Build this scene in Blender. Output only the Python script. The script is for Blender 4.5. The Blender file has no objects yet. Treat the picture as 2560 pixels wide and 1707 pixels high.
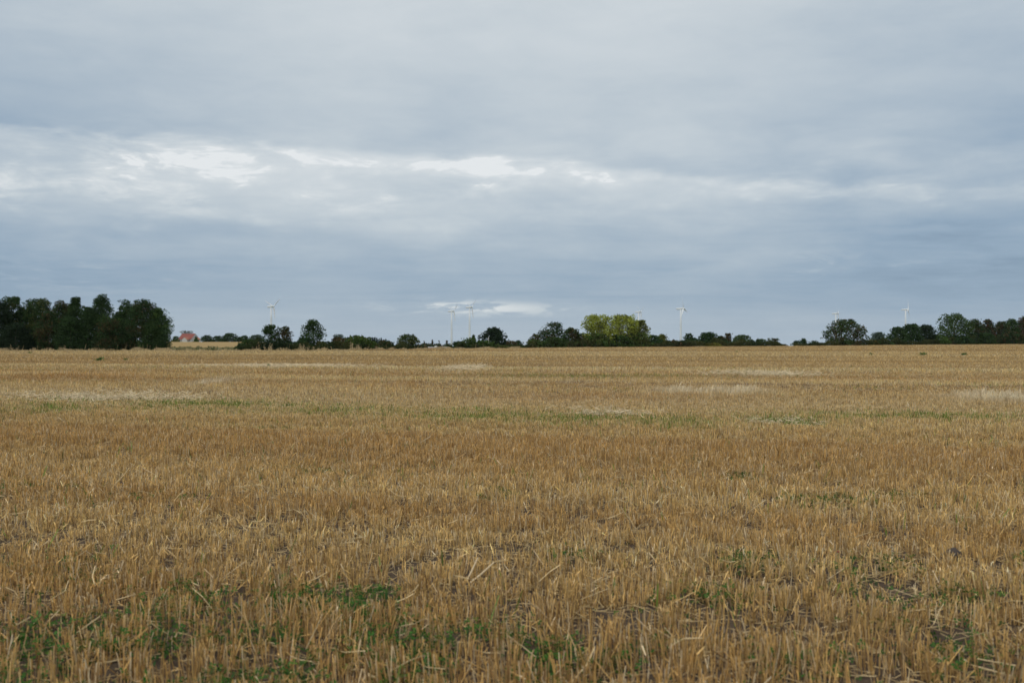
import bpy, math, random
import numpy as np
from math import radians, pi

random.seed(4)
rng = np.random.default_rng(11)
sc = bpy.context.scene
COL = sc.collection
F = 2489.0            # focal length in pixels of the 2560 px wide photograph
HZ = 853.0            # its eye-level row
EYE = 1.6

# ------------------------------------------------------------------ camera
cam_data = bpy.data.cameras.new("camera")
cam_data.lens = 35.0
cam_data.sensor_width = 36.0
cam_data.clip_start = 0.1
cam_data.clip_end = 20000
cam_data.dof.use_dof = True
cam_data.dof.focus_distance = 18.0
cam_data.dof.aperture_fstop = 2.8
cam = bpy.data.objects.new("camera", cam_data)
COL.objects.link(cam)
cam.location = (0, 0, EYE)
cam.rotation_euler = (radians(90), 0, 0)
sc.camera = cam

sc.view_settings.view_transform = 'Standard'
sc.view_settings.look = 'None'
sc.view_settings.gamma = 1.0
sc.view_settings.exposure = 0.0

# ------------------------------------------------------------------ sky
world = bpy.data.worlds.new("World")
sc.world = world
world.use_nodes = True
nt = world.node_tree
nt.nodes.clear()


class S:
    """a node socket with arithmetic"""
    tree = None

    def __init__(self, s):
        self.s = s

    @staticmethod
    def plug(v, inp):
        if isinstance(v, S):
            S.tree.links.new(v.s, inp)
        else:
            inp.default_value = v

    @staticmethod
    def m(op, *a, clamp=False):
        n = S.tree.nodes.new('ShaderNodeMath')
        n.operation = op
        n.use_clamp = clamp
        for i, v in enumerate(a):
            S.plug(v, n.inputs[i])
        return S(n.outputs[0])

    def __add__(self, o): return S.m('ADD', self, o)
    __radd__ = __add__
    def __sub__(self, o): return S.m('SUBTRACT', self, o)
    def __rsub__(self, o): return S.m('SUBTRACT', o, self)
    def __mul__(self, o): return S.m('MULTIPLY', self, o)
    __rmul__ = __mul__
    def __truediv__(self, o): return S.m('DIVIDE', self, o)


def vec(x, y, z=0.0):
    n = S.tree.nodes.new('ShaderNodeCombineXYZ')
    for i, v in enumerate((x, y, z)):
        S.plug(v, n.inputs[i])
    return S(n.outputs[0])


def noise(v, scale, detail=4.0, rough=0.5, dist=0.0):
    n = S.tree.nodes.new('ShaderNodeTexNoise')
    if v is not None:
        S.plug(v, n.inputs['Vector'])
    n.inputs['Scale'].default_value = scale
    n.inputs['Detail'].default_value = detail
    n.inputs['Roughness'].default_value = rough
    n.inputs['Distortion'].default_value = dist
    return S(n.outputs['Fac'])


def sstep(v, a, b, lo=0.0, hi=1.0):
    n = S.tree.nodes.new('ShaderNodeMapRange')
    n.interpolation_type = 'SMOOTHSTEP'
    S.plug(v, n.inputs[0])
    for i, q in enumerate((a, b, lo, hi)):
        n.inputs[i + 1].default_value = q
    return S(n.outputs[0])


def gauss(v, c, w):
    d = (v - c) / w
    return S.m('EXPONENT', (d * d) * -1.0)


def ramp(v, stops, interp='LINEAR'):
    n = S.tree.nodes.new('ShaderNodeValToRGB')
    S.plug(v, n.inputs[0])
    r = n.color_ramp
    r.interpolation = interp
    while len(r.elements) < len(stops):
        r.elements.new(0.5)
    for e, (p, c) in zip(r.elements, stops):
        e.position = p
        if not hasattr(c, '__len__'):
            c = (c, c, c)
        e.color = (*c, 1)
    return S(n.outputs[0])


def mixc(f, a, b):
    n = S.tree.nodes.new('ShaderNodeMix')
    n.data_type = 'RGBA'
    S.plug(f, n.inputs[0])
    for v, i in ((a, 6), (b, 7)):
        if isinstance(v, S):
            S.plug(v, n.inputs[i])
        else:
            n.inputs[i].default_value = (*v, 1)
    return S(n.outputs[2])


SUN_EL, SUN_AZ = radians(42), radians(200)      # azimuth clockwise from the view direction: behind, a little left

S.tree = nt
tc = nt.nodes.new('ShaderNodeTexCoord')
sep = nt.nodes.new('ShaderNodeSeparateXYZ')
nt.links.new(tc.outputs['Generated'], sep.inputs[0])
dx, dy, dz = (S(sep.outputs[i]) for i in range(3))
az = S.m('ARCTAN2', dx, dy)
el = S.m('MAXIMUM', S.m('ARCSINE', dz), 0.0)
zz = S.m('MAXIMUM', dz, 0.0) + 0.045
P = vec(dx / zz, dy / zz)                        # where the view ray meets the cloud deck
Ps = vec((dx / zz) * 0.55, dy / zz)
n_big = noise(Ps, 0.38, 3.0, 0.5, 0.3)
n_mid = noise(Ps, 1.1, 5.0, 0.55, 0.5)
n_fin = noise(P, 2.2, 6.0, 0.6, 0.6)
n_az = noise(vec(az * 3.0, el * 9.0, 3.1), 1.6, 4.0, 0.55)
n_lump = noise(vec(az * 5.5, el * 17.0, 7.0), 1.5, 6.0, 0.55, 0.5)
n_lmp2 = noise(vec(az * 2.2, el * 6.0, 2.0), 1.7, 4.0, 0.5, 0.4)
pos = (el + (n_az - 0.5) * 0.03) * 2.0           # 0..1 over 0..0.5 rad
curve = [(0.0, .30), (0.04, .25), (0.085, .11), (0.13, .11), (0.20, .27), (0.26, .45), (0.30, .54), (0.35, .54),
         (0.42, .53), (0.50, .58), (0.58, .68), (0.68, .80), (0.80, .86), (1.0, .95)]
t = ramp(pos, curve, 'EASE')
amp = sstep(el, 0.0, 0.14, 0.35, 1.0) * sstep(el, 0.17, 0.23, 1.0, 0.62)
n_b1 = noise(vec(az * 9.0, el * 30.0, 11.0), 1.5, 6.0, 0.6, 0.35)
n_b2 = noise(vec(az * 22.0, el * 70.0, 4.0), 1.2, 5.0, 0.6, 0.3)
t = t + ((n_big - 0.5) * 0.40 + (n_mid - 0.5) * 0.42 + (n_fin - 0.5) * 0.20 + (n_lump - 0.5) * 0.50 + (n_lmp2 - 0.5) * 0.50 + (n_b1 - 0.5) * 0.34) * amp
# lower rim of the upper cloud sheet, with the bright break beneath it
azn = (az + 0.6) / 1.2
rim = ramp(azn, [(.0, .187), (.10, .188), (.22, .190), (.36, .182), (.54, .178), (.60, .167), (.69, .157), (.90, .137), (1.0, .13)], 'EASE')
rim = rim + (n_lump - 0.5) * 0.020 + (n_fin - 0.5) * 0.014
below = rim - el
wid = ramp(azn, [(.0, .070), (.25, .050), (.42, .030), (.55, .026), (.66, .018), (1.0, .014)])
stre = ramp(azn, [(.0, .66), (.20, .58), (.36, .60), (.55, .64), (.64, .42), (.80, .40), (1.0, .46)])
q_ = S.m('MAXIMUM', below - 0.004, 0.0) / wid
band = sstep(below, -0.007, 0.006) * S.m('EXPONENT', (q_ * q_) * -1.0)
n_bb = n_b1 * 0.7 + n_b2 * 0.3
band = band * (0.42 + sstep(n_bb, 0.40, 0.66) * 0.46 + sstep(n_bb, 0.54, 0.68) * 0.35) * stre
t = t + band
t = t - sstep(below, -0.03, -0.002) * sstep(below, -0.002, 0.004, 1.0, 0.0) * 0.05
# broken brighter lumps under the band
brk = gauss(el, 0.150, 0.034) * sstep(n_b1 * 0.7 + n_b2 * 0.3, 0.48, 0.68) * ramp(azn, [(.0, 1.0), (.35, .9), (.6, .35), (1.0, .2)])
t = t + brk * 0.34
# small lit bank low over the horizon, right of the middle turbines
n_w = noise(vec(az * 14.0, el * 70.0, 1.0), 1.3, 5.0, 0.6, 0.6)
n_w2 = noise(vec(az * 30.0, el * 130.0, 5.0), 1.0, 4.0, 0.6, 0.3)
wisp = gauss(el + az * 0.02, 0.0330, 0.0062) * gauss(az, -0.040, 0.075) * sstep(n_w * 0.6 + n_w2 * 0.4, 0.45, 0.58)
t = t + wisp * 0.95
wl = gauss(el, 0.062, 0.012) * gauss(az, -0.42, 0.10) * sstep(n_w, 0.5, 0.7)
wr = gauss(el, 0.070, 0.012) * gauss(az, 0.30, 0.10) * sstep(n_w, 0.5, 0.7)
t = t + wl * 0.35 + wr * 0.35
# sky colour darker towards both sides
side = sstep(S.m('ABSOLUTE', az + 0.03), 0.14, 0.52, 0.0, 0.28) * sstep(el, 0.02, 0.2, 0.35, 1.0)
side = side * sstep(el, 0.45, 0.9, 1.0, 0.0)
t = t - side
zen = sstep(el, 0.36, 0.95)
t = t + zen * 0.25
cloud = ramp(S.m('MAXIMUM', t * 0.8 + 0.1, 0.0),
             [(0.0, (.240, .335, .450)), (0.1, (.296, .400, .520)), (0.34, (.425, .512, .598)),
              (0.58, (.567, .634, .685)), (0.9, (.715, .76, .785)), (1.0, (.83, .86, .875))])
lift = zen * 0.42 + 1.0
vm = nt.nodes.new('ShaderNodeVectorMath')
vm.operation = 'SCALE'
S.plug(cloud, vm.inputs[0])
S.plug(lift * 9.6, vm.inputs['Scale'])
sky = nt.nodes.new('ShaderNodeTexSky')
sky.sky_type = 'NISHITA'
sky.sun_disc = False
sky.sun_elevation = SUN_EL
sky.sun_rotation = SUN_AZ
fin = mixc(0.95, S(sky.outputs[0]), S(vm.outputs[0]))
bg = nt.nodes.new('ShaderNodeBackground')
S.plug(fin, bg.inputs[0])
bg.inputs[1].default_value = 0.1
wo = nt.nodes.new('ShaderNodeOutputWorld')
nt.links.new(bg.outputs[0], wo.inputs[0])
world.cycles.sampling_method = 'MANUAL'
world.cycles.sample_map_resolution = 512

sun_d = bpy.data.lights.new("sun", 'SUN')
sun_d.energy = 1.1
sun_d.angle = radians(20)
sun_d.color = (1.0, 0.95, 0.88)
sun = bpy.data.objects.new("sun", sun_d)
COL.objects.link(sun)
sd = np.array([math.sin(SUN_AZ) * math.cos(SUN_EL), math.cos(SUN_AZ) * math.cos(SUN_EL), math.sin(SUN_EL)])
from mathutils import Vector
sun.rotation_euler = Vector(sd.tolist()).to_track_quat('Z', 'Y').to_euler()
sun.location = (0, -20, 40)


# ------------------------------------------------------------------ helpers
def new_mat(name):
    m = bpy.data.materials.new(name)
    m.use_nodes = True
    S.tree = m.node_tree
    b = m.node_tree.nodes['Principled BSDF']
    return m, b


def attr(name='Col'):
    n = S.tree.nodes.new('ShaderNodeAttribute')
    n.attribute_name = name
    return S(n.outputs['Color'])


def simple_mat(name, col, rough=0.7, vary=0.15, scale=3.0, spec=0.3):
    m, b = new_mat(name)
    tcn = m.node_tree.nodes.new('ShaderNodeTexCoord')
    n = noise(S(tcn.outputs['Object']), scale, 5.0, 0.6)
    c = mixc(n, tuple(max(0, q * (1 - vary * 1.6)) for q in col), tuple(min(1, q * (1 + vary)) for q in col))
    S.plug(c, b.inputs['Base Color'])
    b.inputs['Roughness'].default_value = rough
    b.inputs['Specular IOR Level'].default_value = spec
    return m


def leaf_mat(name, trans=0.25, gloss=0.0):
    """colour comes from the leaf's own colour attribute"""
    m = bpy.data.materials.new(name)
    m.use_nodes = True
    S.tree = m.node_tree
    m.node_tree.nodes.clear()
    a = attr()
    d = S.tree.nodes.new('ShaderNodeBsdfDiffuse')
    tr = S.tree.nodes.new('ShaderNodeBsdfTranslucent')
    S.plug(a, d.inputs[0])
    S.plug(a, tr.inputs[0])
    mx = S.tree.nodes.new('ShaderNodeMixShader')
    mx.inputs[0].default_value = trans
    S.tree.links.new(d.outputs[0], mx.inputs[1])
    S.tree.links.new(tr.outputs[0], mx.inputs[2])
    o = S.tree.nodes.new('ShaderNodeOutputMaterial')
    last = mx.outputs[0]
    if gloss:
        g = S.tree.nodes.new('ShaderNodeBsdfGlossy')
        g.inputs['Roughness'].default_value = 0.45
        g.inputs[0].default_value = (1, 1, 1, 1)
        m2 = S.tree.nodes.new('ShaderNodeMixShader')
        m2.inputs[0].default_value = gloss
        S.tree.links.new(last, m2.inputs[1])
        S.tree.links.new(g.outputs[0], m2.inputs[2])
        last = m2.outputs[0]
    S.tree.links.new(last, o.inputs[0])
    return m


def mesh_np(name, V, Fc, mat, col=None, parent=None, smooth=False):
    """ONE mesh object from arrays of vertices and equal-sided faces"""
    V = np.asarray(V, dtype=np.float32)
    Fc = np.asarray(Fc, dtype=np.int32)
    me = bpy.data.meshes.new(name)
    k = Fc.shape[1]
    me.vertices.add(len(V))
    me.vertices.foreach_set('co', V.ravel())
    me.loops.add(Fc.size)
    me.loops.foreach_set('vertex_index', Fc.ravel())
    me.polygons.add(len(Fc))
    me.polygons.foreach_set('loop_start', np.arange(0, Fc.size, k, dtype=np.int32))
    if smooth:
        me.polygons.foreach_set('use_smooth', np.ones(len(Fc), dtype=bool))
    if col is not None:
        c = np.ones((len(V), 4), dtype=np.float32)
        c[:, :3] = np.clip(col, 0, 1)
        a = me.color_attributes.new('Col', 'FLOAT_COLOR', 'POINT')
        a.data.foreach_set('color', c.ravel())
    me.update()
    me.validate()
    me.materials.append(mat)
    o = bpy.data.objects.new(name, me)
    COL.objects.link(o)
    if parent is not None:
        o.parent = parent
    return o


class MB:
    """collects polygons of any size"""
    def __init__(self):
        self.v, self.f = [], []

    def poly(self, pts):
        b = len(self.v)
        self.v += [tuple(p) for p in pts]
        self.f.append(tuple(range(b, b + len(pts))))

    def add(self, vs, fs):
        b = len(self.v)
        self.v += [tuple(p) for p in vs]
        self.f += [tuple(i + b for i in f) for f in fs]

    def box(self, x0, x1, y0, y1, z0, z1):
        vs = [(x, y, z) for z in (z0, z1) for y in (y0, y1) for x in (x0, x1)]
        self.add(vs, [(0, 2, 3, 1), (4, 5, 7, 6), (0, 1, 5, 4), (2, 6, 7, 3), (0, 4, 6, 2), (1, 3, 7, 5)])

    def tube(self, pts, rads, n=6, cap=True):
        pts = [np.array(p, float) for p in pts]
        base = len(self.v)
        for i, p in enumerate(pts):
            a = pts[min(i + 1, len(pts) - 1)] - pts[max(i - 1, 0)]
            a /= (np.linalg.norm(a) + 1e-9)
            h = np.array([0, 0, 1.0]) if abs(a[2]) < .9 else np.array([1.0, 0, 0])
            u = np.cross(a, h); u /= np.linalg.norm(u)
            w = np.cross(a, u)
            for j in range(n):
                q = 2 * pi * j / n
                self.v.append(tuple(p + rads[i] * (math.cos(q) * u + math.sin(q) * w)))
        for i in range(len(pts) - 1):
            for j in range(n):
                a0, a1 = base + i * n + j, base + i * n + (j + 1) % n
                self.f.append((a0, a1, a1 + n, a0 + n))
        if cap:
            self.f.append(tuple(base + j for j in range(n))[::-1])
            e = base + (len(pts) - 1) * n
            self.f.append(tuple(e + j for j in range(n)))

    def build(self, name, mat, parent=None, smooth=False):
        me = bpy.data.meshes.new(name)
        me.from_pydata(self.v, [], self.f)
        me.materials.append(mat)
        if smooth:
            me.polygons.foreach_set('use_smooth', [True] * len(me.polygons))
        me.update()
        o = bpy.data.objects.new(name, me)
        COL.objects.link(o)
        if parent is not None:
            o.parent = parent
        return o


def tag(o, label=None, cat=None, group=None, kind=None):
    if label: o['label'] = label
    if cat: o['category'] = cat
    if group: o['group'] = group
    if kind: o['kind'] = kind
    return o


def thing(name, loc, label, cat, group=None, rz=0.0):
    o = bpy.data.objects.new(name, None)
    o.empty_display_size = 0.5
    COL.objects.link(o)
    o.location = loc
    o.rotation_euler = (0, 0, rz)
    return tag(o, label, cat, group)


TAB = np.random.default_rng(5).random((8, 256, 256))


def vnoise(x, y, s=0):
    x = np.asarray(x, float); y = np.asarray(y, float)
    xi = np.floor(x).astype(int); yi = np.floor(y).astype(int)
    fx = x - xi; fy = y - yi
    fx = fx * fx * (3 - 2 * fx); fy = fy * fy * (3 - 2 * fy)
    T = TAB[s % 8]
    a = T[xi % 256, yi % 256]; b = T[(xi + 1) % 256, yi % 256]
    c = T[xi % 256, (yi + 1) % 256]; d = T[(xi + 1) % 256, (yi + 1) % 256]
    return (a * (1 - fx) + b * fx) * (1 - fy) + (c * (1 - fx) + d * fx) * fy


def fbm(x, y, s=0, o=4):
    r = 0; w = 0
    for i in range(o):
        k = 0.5 ** i
        r = r + k * vnoise(x * 2 ** i + 17.3 * i, y * 2 ** i + 5.1 * i, s + i)
        w += k
    return r / w


# ------------------------------------------------------------------ the lie of the land
EX = np.array([-4000, -400, 0, 430, 860, 1060, 1280, 1520, 1880, 2220, 2560, 2900, 6000.])
EY = np.array([176, 172, 170, 169, 170, 194, 227, 254, 278, 323, 388, 470, 900.])


def u_of(px): return (px - 1280.0) / F
def y_edge(u): return np.interp(u * F + 1280.0, EX, EY)
def st(a, b, v):
    q = np.clip((v - a) / (b - a), 0, 1)
    return q * q * (3 - 2 * q)


def height(X, Y):
    X = np.asarray(X, float); Y = np.asarray(Y, float)
    Ys = np.maximum(Y, 1.0)
    u = np.clip(X / Ys, -3, 3)
    base = 0.0027 * np.clip(X, 0, 400)
    e = np.where(Y > 1, Y - y_edge(u), -1.0)
    ep = np.maximum(e - 2, 0)
    right = -(0.025 * np.minimum(ep, 250) + 0.006 * np.clip(ep - 250, 0, 6000))
    left = -0.12 * st(0, 12, ep) + 0.12 * st(40, 70, ep) + 0.00212 * np.clip(Y - 205, 0, 620) - 0.001 * np.clip(Y - 900, 0, 6000)
    left = np.where(e > 0, left, 0)
    k = st(-0.27, -0.13, u)
    z = base + left * (1 - k) + right * k
    r = np.hypot(X, Y)
    z = z + (fbm(X * 1.1, Y * 1.1, 3, 3) - 0.5) * 0.05 * np.clip(1.2 - r / 60, 0, 1)
    return z


def at(px, Y):
    X = u_of(px) * Y
    return X, Y, float(height(X, Y))


def z_of(py, Y): return EYE + (HZ - py) / F * Y


def rowc(X, Y): return Y + 0.27 * X      # distance across the sowing rows


# ground sheet ------------------------------------------------------
na = 900
ang = np.concatenate([np.linspace(-0.75, 0.75, 620, endpoint=False), np.linspace(0.75, 2 * pi - 0.75, na - 620, endpoint=False)])
rad = np.concatenate([[0.02], np.geomspace(0.6, 6500, 430)])
A, Rr = np.meshgrid(ang, rad)
GX, GY = Rr * np.sin(A), Rr * np.cos(A)
GZ = height(GX, GY)
V = np.stack([GX, GY, GZ], -1).reshape(-1, 3)
ii, jj = np.meshgrid(np.arange(len(rad) - 1), np.arange(na), indexing='ij')
j2 = (jj + 1) % na
Fc = np.stack([ii * na + jj, ii * na + j2, (ii + 1) * na + j2, (ii + 1) * na + jj], -1).reshape(-1, 4)[:, ::-1]
x, y = V[:, 0], V[:, 1]
u = np.where(y > 1, x / np.maximum(y, 1), 9)
e = np.where(y > 1, y - y_edge(np.clip(u, -3, 3)), -1)
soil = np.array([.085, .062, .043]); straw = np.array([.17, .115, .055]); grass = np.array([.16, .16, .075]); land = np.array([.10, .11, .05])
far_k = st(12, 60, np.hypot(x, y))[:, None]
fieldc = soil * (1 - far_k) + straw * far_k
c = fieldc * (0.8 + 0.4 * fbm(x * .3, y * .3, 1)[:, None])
c = np.where(e[:, None] > 0, grass * (0.8 + 0.4 * fbm(x * .05, y * .2, 2)[:, None]), c)
c = np.where(e[:, None] > 70, land, c)
ground_m, b = new_mat('soil and chaff')
tcn = S.tree.nodes.new('ShaderNodeTexCoord')
oc = S(tcn.outputs['Object'])
n1 = noise(oc, 9.0, 8.0, 0.7)
n2 = noise(oc, 60.0, 5.0, 0.6)
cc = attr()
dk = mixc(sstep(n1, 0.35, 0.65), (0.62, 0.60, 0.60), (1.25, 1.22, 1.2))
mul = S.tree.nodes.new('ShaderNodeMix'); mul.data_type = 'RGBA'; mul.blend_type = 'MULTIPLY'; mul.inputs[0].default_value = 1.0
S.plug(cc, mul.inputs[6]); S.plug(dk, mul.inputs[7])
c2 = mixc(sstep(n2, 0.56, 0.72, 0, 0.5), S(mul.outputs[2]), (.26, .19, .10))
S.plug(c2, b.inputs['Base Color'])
b.inputs['Roughness'].default_value = 0.95
b.inputs['Specular IOR Level'].default_value = 0.1
bp = S.tree.nodes.new('ShaderNodeBump'); bp.inputs['Distance'].default_value = 0.03
S.plug(n1 + n2 * 0.3, bp.inputs['Height']); S.tree.links.new(bp.outputs[0], b.inputs['Normal'])
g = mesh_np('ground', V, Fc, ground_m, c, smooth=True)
tag(g, 'brown soil of the harvested field running to the horizon', 'ground', kind='structure')

# far stubble field to the left, beyond the verge, as its own sheet
us = np.linspace(-0.62, -0.16, 60); ys = np.geomspace(238, 790, 40)
UU, YY = np.meshgrid(us, ys)
XX = UU * YY
ZZ = height(XX, YY) + 0.06
V = np.stack([XX, YY, ZZ], -1).reshape(-1, 3)
ii, jj = np.meshgrid(np.arange(39), np.arange(59), indexing='ij')
Fc = np.stack([ii * 60 + jj, ii * 60 + jj + 1, (ii + 1) * 60 + jj + 1, (ii + 1) * 60 + jj], -1).reshape(-1, 4)
c = np.array([.30, .215, .105]) * (0.85 + 0.3 * fbm(V[:, 0] * .02, V[:, 1] * .12, 2)[:, None])
straw_ground = leaf_mat('distant stubble', 0.0)
ff = mesh_np('far_field', V, Fc, straw_ground, c, smooth=True)
tag(ff, 'pale golden far field rising to the red roofed farmhouse', 'field', kind='structure')

# ------------------------------------------------------------------ stubble
straw_m = leaf_mat('straw', 0.10, 0.012)
weed_m = leaf_mat('green leaf', 0.3, 0.01)

# patches seen on the field: (px, py, half width px, half height px, kind)
PATCH = [(1700, 984, 70, 10, 'pale'), (1830, 985, 95, 8, 'pale'), (2500, 1010, 120, 11, 'pale'), (540, 956, 40, 8, 'pale'),
         (1160, 921, 50, 7, 'lying'), (1900, 938, 110, 6, 'lying'), (250, 997, 250, 11, 'lying'), (1500, 1040, 110, 9, 'lying'),
         (1960, 1065, 80, 10, 'lying'),
         (700, 916, 200, 3, 'lying'), (1020, 962, 36, 15, 'rusty'), (200, 945, 330, 12, 'rusty'), (1450, 1000, 300, 14, 'rusty'),
         (1000, 1036, 420, 8, 'green'), (480, 1016, 300, 7, 'green'), (1350, 1054, 340, 15, 'green'), (1000, 1042, 600, 6, 'green'), (1700, 1066, 120, 14, 'green'),
         (90, 1030, 120, 14, 'green'), (1480, 943, 260, 4, 'green'), (2250, 1050, 380, 9, 'green'), (1970, 1060, 90, 12, 'green')]


def patch_w(X, Y, kind):
    w = np.zeros_like(X)
    for px, py, hw, hh, k in PATCH:
        if k != kind: continue
        Y0 = EYE * F / (py - HZ)
        X0 = u_of(px) * Y0
        hx = hw / F * Y0
        hy = Y0 - EYE * F / (py + hh - HZ)
        w = np.maximum(w, np.exp(-((X - X0) / hx) ** 2 - ((Y - Y0 + 0.2 * (X - X0)) / hy) ** 2))
    return w


def scatter(d0, d1, dens, margin=2.2, wide=0.56):
    """random ground points in front of the camera between two depths"""
    area_max = (wide * d1 + margin) * 2 * (d1 - d0)
    n = int(area_max * dens)
    Y = rng.uniform(d0, d1, n)
    X = rng.uniform(-1, 1, n) * (wide * d1 + margin)
    k = np.abs(X) < wide * Y + margin
    return X[k], Y[k]


TAN = np.array([.76, .52, .205]); RUST = np.array([.60, .340, .110]); PALE = np.array([.86, .73, .50]); GREY = np.array([.44, .33, .19]); UMBER = np.array([.29, .170, .070])


def straw_colour(X, Y, n):
    r = rowc(X, Y)
    b1 = vnoise(r * 0.42, X * 0.012 + 3, 1)
    b2 = fbm(X * .12, r * .5, 2)
    q = rng.random(n)
    c = TAN * (0.50 + 0.85 * q[:, None])
    kr = np.clip((b1 - .45) * 1.6 + (b2 - .5) * 1.2, 0, .8) * (0.4 + 0.6 * rng.random(n))
    kr = np.maximum(kr, patch_w(X, Y, 'rusty') * .9)
    c = c * (1 - kr[:, None]) + RUST * (0.8 + .4 * q[:, None]) * kr[:, None]
    kp = np.clip((.42 - b1) * 1.2, 0, .3) * rng.random(n) + 0.75 * (rng.random(n) < .13) + .3 * (rng.random(n) < .14)
    kp = np.maximum(kp, np.clip(patch_w(X, Y, 'pale') * 1.5, 0, 1) * (rng.random(n) < .9))
    kp = np.clip(kp, 0, 1)
    c = c * (1 - kp[:, None]) + PALE * (0.9 + .2 * q[:, None]) * kp[:, None]
    kg = (rng.random(n) < .12) * .8
    c = c * (1 - kg[:, None]) + GREY * kg[:, None]
    ku = (rng.random(n) < .26) * rng.uniform(.4, 1, n) * (1 - np.clip(patch_w(X, Y, 'pale') * 1.5, 0, 1))
    c = c * (1 - ku[:, None]) + UMBER * ku[:, None]
    far_shade_mottle = .14 * st(24, 90, Y) + .25 * np.clip((fbm(X * .05 + 3, r * .9, 5) - .5) * 4, 0, 1) * st(14, 40, Y)  # painted shade: far straw darkened for missing self-shading, plus random dark mottling
    c = c * (1 - far_shade_mottle[:, None] * np.array([1., 1., 1.]))
    b3 = vnoise(r * .22, X * .006 + 2, 4); b4 = vnoise(r * .075, X * .003, 6); b5 = vnoise(r * .9, X * .02, 3)
    swath = (b3 - .5) * .55 * st(22, 50, Y) + (b4 - .5) * .45 * st(60, 120, Y) + (b5 - .5) * .35 * (1 - st(60, 110, Y))
    c = c * (1 + swath[:, None] * np.array([.75, 1., 1.25]))
    kk = patch_w(X, Y, 'green') * (rng.random(n) < .3) * 0.5
    c = c * (1 - kk[:, None]) + np.array([.22, .27, .06]) * kk[:, None]
    return c


def prisms(Pb, Pt, r0, r1, sides=3):
    """open straws from Pb to Pt"""
    n = len(Pb)
    ax = Pt - Pb
    ax /= np.linalg.norm(ax, axis=1)[:, None] + 1e-9
    h = np.where(np.abs(ax[:, 2:3]) < .8, np.array([[0, 0, 1.]]), np.array([[1., 0, 0]]))
    uu = np.cross(ax, h); uu /= np.linalg.norm(uu, axis=1)[:, None]
    ww = np.cross(ax, uu)
    ph = rng.random(n) * 2 * pi
    ring = []
    for Pq, rr in ((Pb, r0), (Pt, r1)):
        for s in range(sides):
            q = ph + 2 * pi * s / sides
            ring.append(Pq + (rr * np.cos(q))[:, None] * uu + (rr * np.sin(q))[:, None] * ww)
    V = np.stack(ring, 1).reshape(-1, 3)
    b = (np.arange(n) * 2 * sides)[:, None]
    fs = [np.concatenate([b + s, b + (s + 1) % sides, b + sides + (s + 1) % sides, b + sides + s], 1) for s in range(sides)]
    return V, np.stack(fs, 1).reshape(-1, 4)


def blades(Pb, Pt, w, twist=None):
    """flat leaf or far tuft: one tapered quad each"""
    n = len(Pb)
    q = rng.random(n) * pi if twist is None else twist
    s = np.stack([np.cos(q), np.sin(q), np.zeros(n)], 1) * (w / 2)[:, None]
    V = np.stack([Pb - s, Pb + s, Pt + s * .55, Pt - s * .55], 1).reshape(-1, 3)
    b = (np.arange(n) * 4)[:, None]
    return V, np.concatenate([b, b + 1, b + 2, b + 3], 1)


class Acc:
    def __init__(self): self.V, self.F, self.C, self.n = [], [], [], 0
    def add(self, V, Fq, c, per):
        self.V.append(V); self.F.append(Fq + self.n); self.C.append(np.repeat(c, per, 0)); self.n += len(V)
    def build(self, name, mat, parent=None):
        return mesh_np(name, np.concatenate(self.V), np.concatenate(self.F), mat, np.concatenate(self.C), parent)


def on_field(X, Y):
    return Y < y_edge(X / np.maximum(Y, 1)) - 0.3


def stub_h(X, Y):
    h = 0.124 + 0.055 * (fbm(X * 1.6, Y * 1.3, 4) - .5) + 0.07 * (vnoise(rowc(X, Y) * .42, X * .01, 1) - .5) + .09 * (vnoise(X * 3.6, Y * 3.6, 2) - .5)
    h = h * (1 + 1.1 * patch_w(X, Y, 'pale') + .9 * patch_w(X, Y, 'rusty') * (Y > 30)) * (1 - .45 * patch_w(X, Y, 'lying'))
    return h


acc = Acc()
# near: tufts of separate hollow straws standing in sowing rows
X0, Y0 = scatter(2.4, 31, 285)
r = rowc(X0, Y0)
rs = np.round(r / 0.125) * 0.125 + rng.normal(0, .022, len(r))
Y0 = Y0 + (rs - r)
gapn = fbm(X0 * 1.3, Y0 * 1.3, 6)
keep = ((gapn > .35) | (rng.random(len(X0)) < .65)) & ((vnoise(X0 * 6.5, Y0 * 5.2, 7) > .36) | (rng.random(len(X0)) < .35))
keep &= rng.random(len(X0)) > st(21, 31, Y0)
keep &= rng.random(len(X0)) < .62 + .38 * st(5.0, 6.4, Y0)
keep &= ~((patch_w(X0, Y0, 'lying') > .5) & (rng.random(len(X0)) < .6))
X0, Y0 = X0[keep], Y0[keep]
cnt = rng.integers(2, 9, len(X0))
ti = np.repeat(np.arange(len(X0)), cnt)
n = len(ti)
lean = rng.normal(0, .09, (len(X0), 2))
pbx = X0[ti] + rng.normal(0, .016, n); pby = Y0[ti] + rng.normal(0, .012, n)
H = stub_h(pbx, pby) * rng.uniform(.72, 1.18, n)
H *= np.where(rng.random(n) < .12, rng.uniform(.3, .8, n), 1)
off = lean[ti] + rng.normal(0, .09, (n, 2)) + np.stack([pbx - X0[ti], pby - Y0[ti]], 1) * 3.0
wild = rng.random(n) < .07
off[wild] += rng.normal(0, .6, (wild.sum(), 2))
Pb = np.stack([pbx, pby, height(pbx, pby) - .01], 1)
Pt = Pb + np.stack([off[:, 0] * H, off[:, 1] * H, H], 1)
wd = rng.uniform(.0015, .0029, n) * (1 + .35 * (rng.random(n) < .2))
wd *= 1 + np.clip((pby - 12) / 30, 0, 1)
V, Fq = prisms(Pb, Pt, wd * 1.1, wd)
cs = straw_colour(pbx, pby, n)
tuftv = rng.uniform(.82, 1.15, len(X0))[ti]
cs *= tuftv[:, None]
acc.add(V, Fq, cs, 6)
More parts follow.
